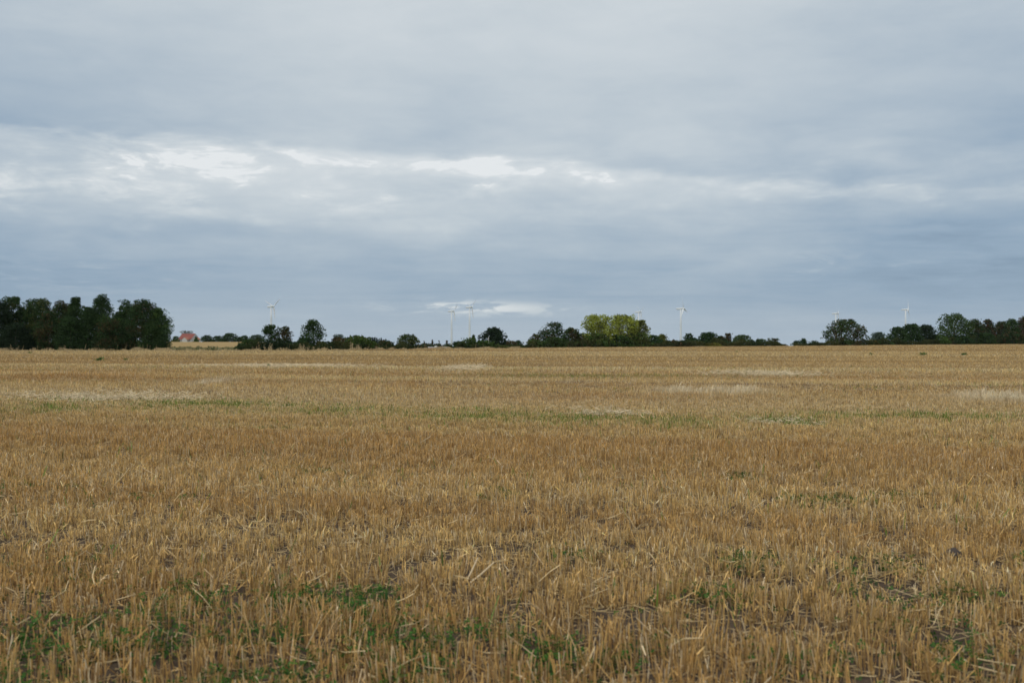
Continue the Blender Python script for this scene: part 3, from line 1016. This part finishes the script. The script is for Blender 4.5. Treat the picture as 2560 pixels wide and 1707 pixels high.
t_(*tr, 'brownish dark tree falling away right of the tall dome', 1802, 38, 838, E(1802, 30), 'dome', 'dark', .1, col2='brown', mix2=.3)
t_(*tr, 'square topped brownish tree standing on a dark stem', 1821, 20, 831, E(1821, 40), 'square', 'brown', .15, .25, .2)
t_(*sh, 'bright yellow green low bush at the field rim', 1776, 54, 856, E(1776, 3), 'dome', 'yellow', .0, col2='orange', mix2=.2)
t_(*sh, 'dark bush under the square topped tree', 1815, 44, 852, E(1815, 8), 'dome', 'dark', .0)
t_(*tr, 'wide grey green willow with bristly top', 1856, 62, 836, E(1856, 10), 'dome', 'willow', .0, .0, .11, col2='green', mix2=.3)
t_(*sh, 'grey green bush right of the bristly willow', 1902, 30, 846, E(1902, 10), 'dome', 'mid', .05, col2='far', mix2=.3)
t_(*tr, 'sparse small tree with two tips before the gap', 1931, 32, 844, E(1931, 10), 'vase', 'mid', .55, .05, .17, col2='brown', mix2=.3)
t_(*sh, 'orange brown bush below the sparse two tipped tree', 1938, 22, 852, E(1938, 6), 'dome', 'orange', .1, col2='dark', mix2=.5)
t_(*sh, 'low scrap of scrub at the left side of the sky gap', 1957, 22, 860, E(1957, 5), 'dome', 'brown', .2)
t_(*sh, 'low dark bush at the right side of the sky gap', 1992, 24, 851, E(1992, 20), 'dome', 'dark', .1, col2='far', mix2=.3)
t_(*tr, 'small ball shaped tree right of the sky gap', 2009, 19, 845, E(2009, 20), 'round', 'dark', .15, .05)
t_(*sh, 'flat topped small bush left of the great spreading tree', 2034, 22, 851, E(2034, 20), 'round', 'far', .15, col2='mid', mix2=.4)
t_(*sh, 'low scrub touching the great spreading tree on its left', 2052, 26, 856, E(2052, 12), 'dome', 'brown', .1, col2='mid', mix2=.4)
t_(*tr, 'great spreading tree with see-through branches standing alone', 2112, 108, 797, E(2112, 6), 'dome', 'mid', .24, .0, .12, col2='brown', mix2=.25, stems=3)
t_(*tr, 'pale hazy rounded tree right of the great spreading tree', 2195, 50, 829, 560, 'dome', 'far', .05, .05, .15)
t_(*sh, 'rusty low bush right of the great spreading tree', 2180, 40, 849, E(2180, 5), 'dome', 'orange', .05, col2='mid', mix2=.4)
t_(*sh, 'low green bush before the dark rounded wood', 2214, 40, 852, E(2214, 5), 'dome', 'mid', .0)
# --- dark rounded wood
t_(*tr, 'dark green left shoulder of the rounded wood', 2244, 54, 816, E(2244, 9), 'dome', 'mid', .05, .0, .13, col2='dark', mix2=.5)
t_(*tr, 'highest dark tree of the rounded wood below the last turbine', 2277, 58, 808, E(2277, 11), 'dome', 'dark', .1, .0, .13)
t_(*tr, 'very dark right tree of the rounded wood', 2316, 56, 810, E(2316, 11), 'dome', 'vdark', .0, .0, .13)
t_(*sh, 'light green bush left of the tall leafy tree', 2345, 52, 836, E(2345, 6), 'dome', 'green', .05, .0, .15)
t_(*tr, 'tall leafy tree with sky showing through, right side', 2385, 84, 782, E(2385, 8), 'oak', 'mid', .28, .05, .14, col2='green', mix2=.4)
t_(*sh, 'dark scrub under the tall leafy tree', 2392, 70, 838, E(2392, 5), 'dome', 'dark', .0)
t_(*tr, 'reddish brown dark tree right of the tall leafy tree', 2440, 50, 796, E(2440, 8), 'dome', 'dark', .15, .0, .15, col2='brown', mix2=.45)
t_(*tr, 'rusty topped tree, second right of the tall leafy tree', 2470, 42, 797, E(2470, 9), 'dome', 'dark', .12, .0, .15, col2='red', mix2=.45)
t_(*tr, 'brown tree, lowest top of the right edge wood', 2503, 46, 802, E(2503, 8), 'dome', 'dark', .1, .0, .15, col2='brown', mix2=.4)
t_(*tr, 'green tipped dark tree near the right photo edge', 2530, 42, 796, E(2530, 9), 'dome', 'dark', .15, .0, .16, col2='green', mix2=.2)
t_(*tr, 'rust red tree cut by the right photo edge', 2566, 60, 789, E(2566, 9), 'dome', 'dark', .1, .0, .15, col2='red', mix2=.5)
t_(*sh, 'dark undergrowth below the right edge wood, left part', 2450, 70, 830, E(2450, 4), 'dome', 'dark', .0, .0, .14, col2='mid', mix2=.3)
t_(*sh, 'dark undergrowth below the right edge wood, right part', 2520, 80, 828, E(2520, 4), 'dome', 'dark', .0, .0, .14, col2='brown', mix2=.3)

for a, k in T:
    a = list(a)
    tree(*a, **k)

# far pine wood: a row of small pointed trees
rr_ = random.Random(8)
ORD = ['first', 'second', 'third', 'fourth', 'fifth', 'sixth', 'seventh', 'eighth', 'ninth', 'tenth', 'eleventh', 'twelfth']


def pine_label(i):
    if i < 12: return 'blue green pine, %s from the left end of the far pine row' % ORD[i]
    return 'blue green pine, %s from the right end of the far pine row' % ORD[22 - i]


proto = None
k = 0
for px in np.arange(858, 984, 5.6):
    top = np.interp(px, [858, 880, 920, 950, 965, 984], [843, 842, 842, 844, 848, 856]) + rr_.uniform(-1.6, 1.6)
    Y = 620 + rr_.uniform(0, 25)
    o = tree('pine_tree', 'tree', pine_label(k), px, 17, top, Y, 'pine', 'pine', .0, .0, .2,
             group='pines of the far row', leaf=.75, seed=900 + k)
    k += 1

# tangled low scrub closing the foot of the hedges
acc = Acc()
n = 60000
px = rng.uniform(596, 2700, n)
k = (px < 1957) | (px > 1984)
k &= ~((px > 1250) & (px < 1300) & (rng.random(n) < .3))
px = px[k]; n = len(px)
u = u_of(px)
Y = y_edge(u) + rng.uniform(1.6, 7.0, n)
Hs = np.interp(px, [596, 640, 1040, 1060, 1135, 1150, 1240, 1300, 1340, 1940, 1957, 1990, 2050, 2160, 2700],
               [1.0, 1.7, 1.3, .25, .25, 1.2, 1.0, .9, 1.7, 1.9, .6, .7, 1.2, 1.9, 2.8]) * (.45 + 1.0 * vnoise(px / 17., px * 0 + 2, 5))
X = u * Y
P_ = np.stack([X, Y, height(X, Y) + Hs * rng.random(n) ** .8], 1)
s_ = (1.35 * Y / 995.0) * rng.uniform(.5, 1.1, n)
nrm = rng.normal(size=(n, 3)); a1 = np.cross(nrm, rng.normal(size=(n, 3))); a1 /= np.linalg.norm(a1, axis=1)[:, None]
nrm /= np.linalg.norm(nrm, axis=1)[:, None]
a2 = np.cross(nrm, a1) * (s_ * .4)[:, None]; a1 = a1 * (s_ * .5)[:, None]
V = np.stack([P_ - a1, P_ - a2, P_ + a1, P_ + a2], 1).reshape(-1, 3)
b_ = (np.arange(n) * 4)[:, None]
tone = vnoise(px / 23., px * 0 + 7, 6)[:, None]
c = (np.array([.030, .045, .020]) * (1 - tone) + np.array([.070, .075, .028]) * tone) * rng.uniform(.6, 1.4, (n, 1))
o = mesh_np('undergrowth', V, np.concatenate([b_, b_ + 1, b_ + 2, b_ + 3], 1), crown_m, np.repeat(c, 4, 0))
tag(o, 'tangled low scrub along the foot of the hedges and trees', 'undergrowth', kind='stuff')

# ------------------------------------------------------------------ wind turbines
white_m = simple_mat('turbine paint', (.68, .71, .72), .45, .05, .2, .4)
blade_m = simple_mat('blade paint', (.86, .87, .87), .4, .04, .2, .4)


def make_turbine(Rm=18.0, Hm=56.0, phase=0.0, yaw=24.0, loc=(0, 0, 0), label=''):
    root = thing('wind_turbine', loc, label, 'wind turbine', 'wind turbines beyond the trees')
    mb = MB()
    mb.tube([(0, 0, -4), (0, 0, Hm * .33), (0, 0, Hm * .66), (0, 0, Hm - .9)], [1.75, 1.55, 1.3, 1.02], 20)
    mb.build('tower', white_m, root, True)
    y_ = radians(yaw)
    ax = np.array([math.cos(y_), -math.sin(y_), 0.05]); ax /= np.linalg.norm(ax)
    tt = np.array([math.sin(y_), math.cos(y_), 0.0])
    upv = np.cross(ax, tt); upv = upv if upv[2] > 0 else -upv
    c0 = np.array([0, 0, Hm])
    # nacelle: rounded box, narrowing towards the tail
    mb = MB()
    secs = [(-6.6, .55, .75, .25), (-6.2, .95, 1.05, .12), (-2.5, 1.15, 1.3, 0), (1.5, 1.25, 1.45, 0), (2.6, 1.15, 1.3, 0), (3.0, .85, .95, 0)]
    ns = 12
    for s_, hw, hh, dz_ in secs:
        for q in range(ns):
            a = 2 * pi * q / ns
            ca, sa = math.cos(a), math.sin(a)
            k_ = 1 / max(abs(ca), abs(sa)) ** .55
            p = c0 + ax * s_ + tt * hw * ca * k_ + upv * (hh * sa * k_ + dz_)
            mb.v.append(tuple(p))
    for i in range(len(secs) - 1):
        for q in range(ns):
            mb.f.append((i * ns + q, i * ns + (q + 1) % ns, (i + 1) * ns + (q + 1) % ns, (i + 1) * ns + q))
    mb.f.append(tuple(range(ns))[::-1]); mb.f.append(tuple((len(secs) - 1) * ns + q for q in range(ns)))
    mb.build('nacelle', white_m, root)
    hub = c0 + ax * 3.9
    mb = MB()
    mb.tube([hub - ax * .9, hub - ax * .2, hub + ax * .6, hub + ax * 1.2, hub + ax * 1.45], [1.0, 1.15, 1.0, .55, .1], 12)
    mb.build('hub', white_m, root, True)
    for b_ in range(3):
        th = radians(phase + 120 * b_)
        d = math.cos(th) * upv + math.sin(th) * tt
        e_ = np.cross(ax, d)
        mb = MB()
        m_ = 10
        prof = [(.03, .45, .42, 70), (.09, .55, .40, 50), (.2, 1.05, .26, 24), (.4, .82, .16, 14), (.7, .55, .09, 8), (.93, .33, .05, 5), (1.0, .08, .02, 5)]
        for f_, ch_, th_, tw in prof:
            a_ = radians(tw + 8)
            cd = e_ * math.cos(a_) + ax * math.sin(a_)
            nd = -e_ * math.sin(a_) + ax * math.cos(a_)
            for q in range(m_):
                a = 2 * pi * q / m_
                mb.v.append(tuple(hub + d * Rm * f_ + cd * ch_ * 1.2 * (math.cos(a) + .25) + nd * th_ * math.sin(a)))
        for i in range(len(prof) - 1):
            for q in range(m_):
                mb.f.append((i * m_ + q, i * m_ + (q + 1) % m_, (i + 1) * m_ + (q + 1) % m_, (i + 1) * m_ + q))
        mb.f.append(tuple(range(m_))[::-1]); mb.f.append(tuple((len(prof) - 1) * m_ + q for q in range(m_)))
        mb.build('blade', blade_m, root, True)


for px, hy, Y, ph, yaw, lb in [
        (678, 766, 1350, 53, 27, 'white wind turbine farthest left, above the gnarled tree'),
        (1129, 777.5, 1560, -70, 28, 'left turbine of the close pair, slightly lower'),
        (1174, 767.5, 1500, 170, 27, 'right turbine of the close pair, rising beside the domed tree'),
        (1596.5, 779.5, 1700, 60, 28, 'turbine whose tower is hidden behind the poplars'),
        (1702, 771, 1400, -14, 28, 'turbine standing clear above the small orange roof'),
        (2089.5, 783.5, 1750, 176, 28, 'turbine peeking over the great spreading tree'),
        (2264, 773.5, 1600, 17, 28, 'turbine farthest right, above the dark rounded wood')]:
    X = u_of(px) * Y
    z = float(height(X, Y))
    make_turbine(18.0, z_of(hy, Y) - z, ph, yaw, (X, Y, z), lb)

# ------------------------------------------------------------------ houses
wall_m = simple_mat('lime washed wall', (.50, .49, .46), .85, .08, .6, .2)
glass_m = simple_mat('dark window glass', (.03, .035, .04), .15, .1, 1, .5)


def tile_mat(name, col, dark):
    m, b = new_mat(name)
    tcn = S.tree.nodes.new('ShaderNodeTexCoord')
    o_ = S(tcn.outputs['Object'])
    w = S.tree.nodes.new('ShaderNodeTexWave')
    w.bands_direction = 'X'
    w.inputs['Scale'].default_value = 1.6
    w.inputs['Distortion'].default_value = .3
    S.plug(o_, w.inputs['Vector'])
    n = noise(o_, 1.1, 6.0, .6)
    S.plug(mixc(n * .7 + S(w.outputs['Fac']) * .3, dark, col), b.inputs['Base Color'])
    b.inputs['Roughness'].default_value = .85
    b.inputs['Specular IOR Level'].default_value = .15
    return m


red_m = tile_mat('red clay tiles', (.27, .090, .070), (.17, .060, .050))
orange_m = tile_mat('orange clay tiles', (.34, .155, .095), (.22, .09, .06))
old_m = tile_mat('weathered brown tiles', (.26, .15, .11), (.15, .095, .075))
trim_m = simple_mat('white painted trim', (.72, .72, .69), .6, .05, 1, .3)
dark_m = simple_mat('dark painted metal', (.05, .05, .05), .5, .1, 1, .3)


def gable_block(L, D, he, hr, x0=0, y0=0, along='x'):
    """walls with gable ends; returns MB of walls and MB of an overhanging thick roof"""
    w, r = MB(), MB()
    def P(a, b, z): return (x0 + a, y0 + b, z) if along == 'x' else (x0 - b, y0 + a, z)
    l, d = L / 2, D / 2
    w.poly([P(-l, -d, 0), P(l, -d, 0), P(l, -d, he), P(-l, -d, he)])
    w.poly([P(l, d, 0), P(-l, d, 0), P(-l, d, he), P(l, d, he)])
    w.poly([P(l, -d, 0), P(l, d, 0), P(l, d, he), P(l, 0, hr - .12), P(l, -d, he)])
    w.poly([P(-l, d, 0), P(-l, -d, 0), P(-l, -d, he), P(-l, 0, hr - .12), P(-l, d, he)])
    ov = .35
    sl = (hr - he) / d
    for s in (-1, 1):
        a = [(-l - .2, s * (d + ov), he - sl * ov), (l + .2, s * (d + ov), he - sl * ov), (l + .2, 0, hr), (-l - .2, 0, hr)]
        top = [P(p[0], p[1], p[2] + .14) for p in a]
        bot = [P(p[0], p[1], p[2]) for p in a]
        r.poly(top); r.poly(bot[::-1])
        for i in range(4):
            j = (i + 1) % 4
            r.poly([bot[i], bot[j], top[j], top[i]])
    return w, r


# farmhouse on the rise
Yh = 800.0
Xh = u_of(472) * Yh
zh = float(height(Xh, Yh))
fh = thing('farmhouse', (Xh, Yh, zh - .05), 'white farmhouse with long red tiled roof beyond the golden far field', 'house', rz=radians(-24))
w, r = gable_block(13.2, 9.4, 2.4, 6.5)
w.build('wall', wall_m, fh)
ro = r.build('roof', red_m, fh)
w, r = gable_block(4.6, 5.4, 1.9, 3.7, 2.2, -5.2, 'y')
w.build('annex_wall', wall_m, fh)
r.build('annex_roof', orange_m, fh)
w, r = gable_block(3.6, 6.0, 2.0, 3.6, 8.55, -.9, 'y')
w.build('lean_to_wall', wall_m, fh)
r.build('lean_to_roof', orange_m, fh)
for x_ in (-5.2, -3.2, -1.2, 5.6):
    mb = MB(); mb.box(x_ - .45, x_ + .45, -4.76, -4.68, .9, 2.0); wn = mb.build('window', trim_m, fh)
    mb = MB(); mb.box(x_ - .36, x_ + .36, -4.79, -4.765, .98, 1.92); mb.build('pane', glass_m, wn)
mb = MB(); mb.box(6.605, 6.68, -.5, .5, 3.6, 4.8); wn = mb.build('window', trim_m, fh)
mb = MB(); mb.box(6.685, 6.70, -.38, .38, 3.7, 4.7); mb.build('pane', glass_m, wn)

# low house whose roof just clears the field rim
Yh = 450.0
Xh = u_of(1099.5) * Yh
zh = float(height(Xh, Yh))
zr = z_of(867.6, Yh)
lh = thing('low_house', (Xh, Yh, zh), 'low brown roof with white chimney just above the field rim', 'house')
Hh = zr - zh - .14
w, r = gable_block(10.4, 7.0, max(1.2, Hh - 2.2), Hh)
w.build('wall', wall_m, lh)
ro = r.build('roof', old_m, lh)
mb = MB(); mb.tube([(-5.45, 0, Hh + .17), (5.45, 0, Hh + .17)], [.13, .13], 8); mb.build('ridge', trim_m, ro)
cz_ = z_of(863.8, Yh) - zh
mb = MB(); mb.box(-2.35, -1.2, -1.1, -.1, Hh - 1.2, cz_ - .12); ch = mb.build('chimney', trim_m, lh)
mb = MB(); mb.box(-2.43, -1.12, -1.18, -.02, cz_ - .12, cz_); mb.build('chimney_cap', trim_m, ch)

# house behind the bushes at the right: a corner of orange roof and a chimney
Yh = 420.0
Xh = u_of(1697) * Yh
zh = float(height(Xh, Yh))
Hh = z_of(852.3, Yh) - zh - .14
oh = thing('brick_house', (Xh, Yh, zh), 'orange tiled roof corner showing between the dark bushes', 'house')
w, r = gable_block(5.6, 7.0, Hh - 2.6, Hh)
w.build('wall', simple_mat('red brick', (.30, .13, .09), .9, .2, 4, .1), oh)
r.build('roof', orange_m, oh)
mb = MB(); mb.box(-2.6, -1.9, -.35, .35, Hh - .3, z_of(847.5, Yh) - zh); mb.build('chimney', simple_mat('sooty brick', (.07, .05, .045), .9, .2, 3, .1), oh)

# small white shed glimpsed below the domed tree
Yh = 305.0
Xh = u_of(1238) * Yh
zh = z_of(866, Yh)
shd = thing('white_shed', (Xh, Yh, float(height(Xh, Yh))), 'tiny white gabled shed below the dark domed tree', 'shed')
Hh = z_of(856.5, Yh) - float(height(Xh, Yh))
w, r = gable_block(1.5, .95, Hh - .9, Hh, 0, 0, 'y')
w.build('wall', trim_m, shd)
r.build('roof', trim_m, shd)

# pole with bracket and lamp arm
Yh = E(1221, 3)
X, Y, z = at(1221.5, Yh)
pl = thing('utility_pole', (X, Y, z), 'pale upright pole with small side box before the dark domed tree', 'pole')
Hp = z_of(841.5, Yh) - z
mb = MB(); mb.tube([(0, 0, -.3), (0, 0, Hp)], [.085, .065], 10); mb.build('post', simple_mat('weathered pole wood', (.48, .47, .43), .8, .15, 3, .2), pl)
mb = MB(); mb.box(-.26, -.068, -.10, .10, Hp - .62, Hp - .28); mb.build('box', simple_mat('grey box paint', (.36, .37, .38), .6, .1, 3, .2), pl)

# ------------------------------------------------------------------ dead weed stalks on the field rim
stalk_m = simple_mat('dead stalk', (.50, .39, .23), .9, .25, 2, .1)


def dead_weed(px, top, Y, n, spread, label, seed):
    r = random.Random(seed)
    X, Y, z = at(px, Y)
    H = z_of(top, Y) - z
    root = thing('dead_weed', (X, Y, z), label, 'dead plant', 'dead weed stalks on the field rim')
    for i in range(n):
        mb = MB()
        x0 = r.uniform(-1, 1) * spread; y0 = r.uniform(-.4, .4) * spread
        h = H * (1 if i == 0 else r.uniform(.45, .95)); lx = r.uniform(-.25, .25) * h * .6
        mb.tube([(x0, y0, -.05), (x0 + lx * .4, y0, h * .5), (x0 + lx, y0, h)], [.030, .024, .014], 5)
        for k_ in range(3 if h > .5 else 1):
            f_ = r.uniform(.35, .9); s = r.choice((-1, 1))
            bx = x0 + lx * f_ * .95
            mb.tube([(bx, y0, h * f_), (bx + s * .09, y0, h * f_ + .05), (bx + s * r.uniform(.12, .3), y0 + r.uniform(-.1, .1), h * f_ + r.uniform(-.05, .22))], [.016, .014, .02], 5)
        mb.build('stem', stalk_m, root)


for i, (px, tp, n_, sp_, lb) in enumerate([
        (662, 861, 2, .2, 'leaning dead stalks left of the tall stalk bunch'),
        (677, 857, 5, .22, 'tall bunch of dead stalks below the gnarled tree'),
        (640, 864, 3, .7, 'scattered short dead stalks before the green hedge bush'),
        (757, 858, 6, .5, 'branching dead stalks left of the lone tree foot'),
        (772, 864, 2, .3, 'two thin dead stalks under the lone tree'),
        (790, 866, 3, .6, 'low dead stalks at the lone tree right foot'),
        (826, 866, 2, .25, 'short crossed dead stalk right of the lone tree'),
        (878, 852, 5, .35, 'tallest dead stalks before the willowy bush'),
        (896, 859, 6, .35, 'dense bunch of dead stalks before the dark hollow bush'),
        (945, 864, 4, .4, 'dead stalks before the red topped bush'),
        (149, 863, 2, .2, 'thin dead stalks before the left copse'),
        (165, 862, 2, .2, 'upright dead stalk pair before the brown tinged tree'),
        (42, 865, 2, .2, 'single bent dead stalks at the far left rim'),
        (918, 866, 4, .5, 'short dead stalks between the two stalk bunches')]):
    dead_weed(px, tp, E(px, .4), n_, sp_, lb, 40 + i)

# ------------------------------------------------------------------ leafy weeds standing out of the stubble
def leaf_weed(px, py, wpx, label, seed):
    r = np.random.default_rng(seed)
    Y = EYE * F / (py - HZ)
    X = u_of(px) * Y
    # right part of the field tilts up a little: step back to the ray's true ground point
    for _ in range(8):
        Y = (EYE - float(height(u_of(px) * Y, Y))) * F / (py - HZ)
    X = u_of(px) * Y
    z = float(height(X, Y))
    root = thing('leafy_weed', (X, Y, z), label, 'weed', 'green weeds in the stubble')
    W = wpx / F * Y
    n = 70
    a = r.random(n) * 2 * pi
    el_ = r.uniform(.1, 1.2, n)
    L = r.uniform(.08, .30, n) * min(1, W * 1.5)
    c0 = np.stack([r.normal(0, .28, n) * W, r.normal(0, .15, n) * W, r.uniform(.03, .22, n)], 1)
    d = np.stack([np.cos(a) * np.cos(el_), np.sin(a) * np.cos(el_), np.sin(el_)], 1)
    s = np.stack([-np.sin(a), np.cos(a), np.zeros(n)], 1) * (L * .3)[:, None]
    V = np.stack([c0, c0 + d * (L * .5)[:, None] - s, c0 + d * L[:, None], c0 + d * (L * .5)[:, None] + s], 1).reshape(-1, 3)
    b_ = (np.arange(n) * 4)[:, None]
    c = np.array([.05, .13, .03]) * r.uniform(.6, 1.5, (n, 1))
    mesh_np('leaves', V, np.concatenate([b_, b_ + 1, b_ + 2, b_ + 3], 1), weed_m, np.repeat(c, 4, 0), root)
    mb = MB()
    for i in range(0, n, 9):
        mb.tube([(c0[i, 0] * .6, c0[i, 1] * .6, -.02), tuple(c0[i])], [.006, .004], 5)
    mb.build('stem', simple_mat('weed stem', (.12, .18, .05), .8, .1, 3, .1), root)


for i, (px, py, w_, lb) in enumerate([
        (248, 903, 20, 'flat green weed before the left copse, left of a pair'),
        (315, 902, 11, 'small upright green weed before the left copse, right of a pair'),
        (2177, 888, 8, 'little green weed far out at right, leftmost of three'),
        (2307, 889, 16, 'wide low green weed far out at right, middle of three'),
        (2410, 889, 13, 'green weed far out at right, rightmost of three'),
        (75, 884, 8, 'tiny green weed near the far left rim'),
        (1842, 882, 6, 'tiny green weed below the bristly willow'),
        (672, 918, 7, 'small green weed in the pale streak at left')]):
    leaf_weed(px, py, w_, lb, 60 + i)

# a dark clod of earth and the two thick broken stalks in front
def ground_at(px, py):
    Y = EYE * F / (py - HZ)
    X = u_of(px) * Y
    return X, Y, float(height(X, Y))


X, Y, z = ground_at(2382, 1408)
r = np.random.default_rng(3)
nu, nv = 16, 10
V = []
for i in range(nv + 1):
    for j in range(nu):
        a, b_ = 2 * pi * j / nu, pi * i / nv
        d = np.array([math.sin(b_) * math.cos(a), math.sin(b_) * math.sin(a), math.cos(b_)])
        k_ = 1 + .8 * (float(fbm(d[0] * 3 + 5, d[1] * 3 + d[2] * 4 + 9, 2, 5)) - .5)
        V.append(d * np.array([.062, .055, .058]) * k_)
Fq = [(i * nu + j, i * nu + (j + 1) % nu, (i + 1) * nu + (j + 1) % nu, (i + 1) * nu + j) for i in range(nv) for j in range(nu)]
cl = mesh_np('earth_clod', np.array(V), np.array(Fq), simple_mat('dark earth', (.075, .06, .05), .95, .4, 30, .1), smooth=True)
cl.location = (X, Y, z + .035)
tag(cl, 'dark rounded clod of earth among stubble at right', 'clod')

thick_m = simple_mat('bleached stalk', (.68, .54, .34), .85, .2, 20, .2)
for px, py, dx_, dy_, hz_, lb in [(1166, 1462, .075, .03, .15, 'pale straight broken stalk leaning right in front'),
                                (1176, 1466, .155, .02, .13, 'pale bent broken stalk leaning far right in front')]:
    X, Y, z = ground_at(px, py)
    mb = MB()
    mb.tube([(0, 0, 0), (dx_ * .45, dy_ * .5, hz_ * .42), (dx_, dy_, hz_)], [.006, .0065, .005], 8)
    o = mb.build('broken_stalk', thick_m)
    o.location = (X, Y, z + .02)
    tag(o, lb, 'stalk')

# red flower
X, Y, z = ground_at(2092, 1440)
fl = thing('red_flower', (X, Y, z), 'tiny dark red flower on a thin stem in the stubble', 'flower')
mb = MB(); mb.tube([(0, 0, 0), (.01, 0, .15)], [.0018, .0015], 5); mb.build('stem', simple_mat('flower stem', (.10, .16, .05), .8, .1, 3, .1), fl)
mb = MB()
for k_ in range(6):
    a = 2 * pi * k_ / 6
    c0 = np.array([.01, 0, .15]); d = np.array([math.cos(a), math.sin(a), .8]) * .012; s = np.array([-math.sin(a), math.cos(a), 0]) * .006
    mb.poly([c0, c0 + d * .6 - s, c0 + d, c0 + d * .6 + s])
mb.build('petals', simple_mat('crimson petal', (.25, .012, .02), .6, .1, 3, .2), fl)

# ------------------------------------------------------------------ air
hz_m = bpy.data.materials.new('haze')
hz_m.use_nodes = True
hn = hz_m.node_tree
hn.nodes.clear()
pv = hn.nodes.new('ShaderNodeVolumePrincipled')
pv.inputs['Color'].default_value = (.80, .88, .97, 1)
pv.inputs['Density'].default_value = 0.000022
ho = hn.nodes.new('ShaderNodeOutputMaterial')
hn.links.new(pv.outputs[0], ho.inputs['Volume'])
mb = MB()
mb.box(-7000, 7000, -7000, 7000, -60, 90)
hzo = mb.build('haze', hz_m)
tag(hzo, 'thin pale air between the camera and the far trees', 'haze', kind='stuff')
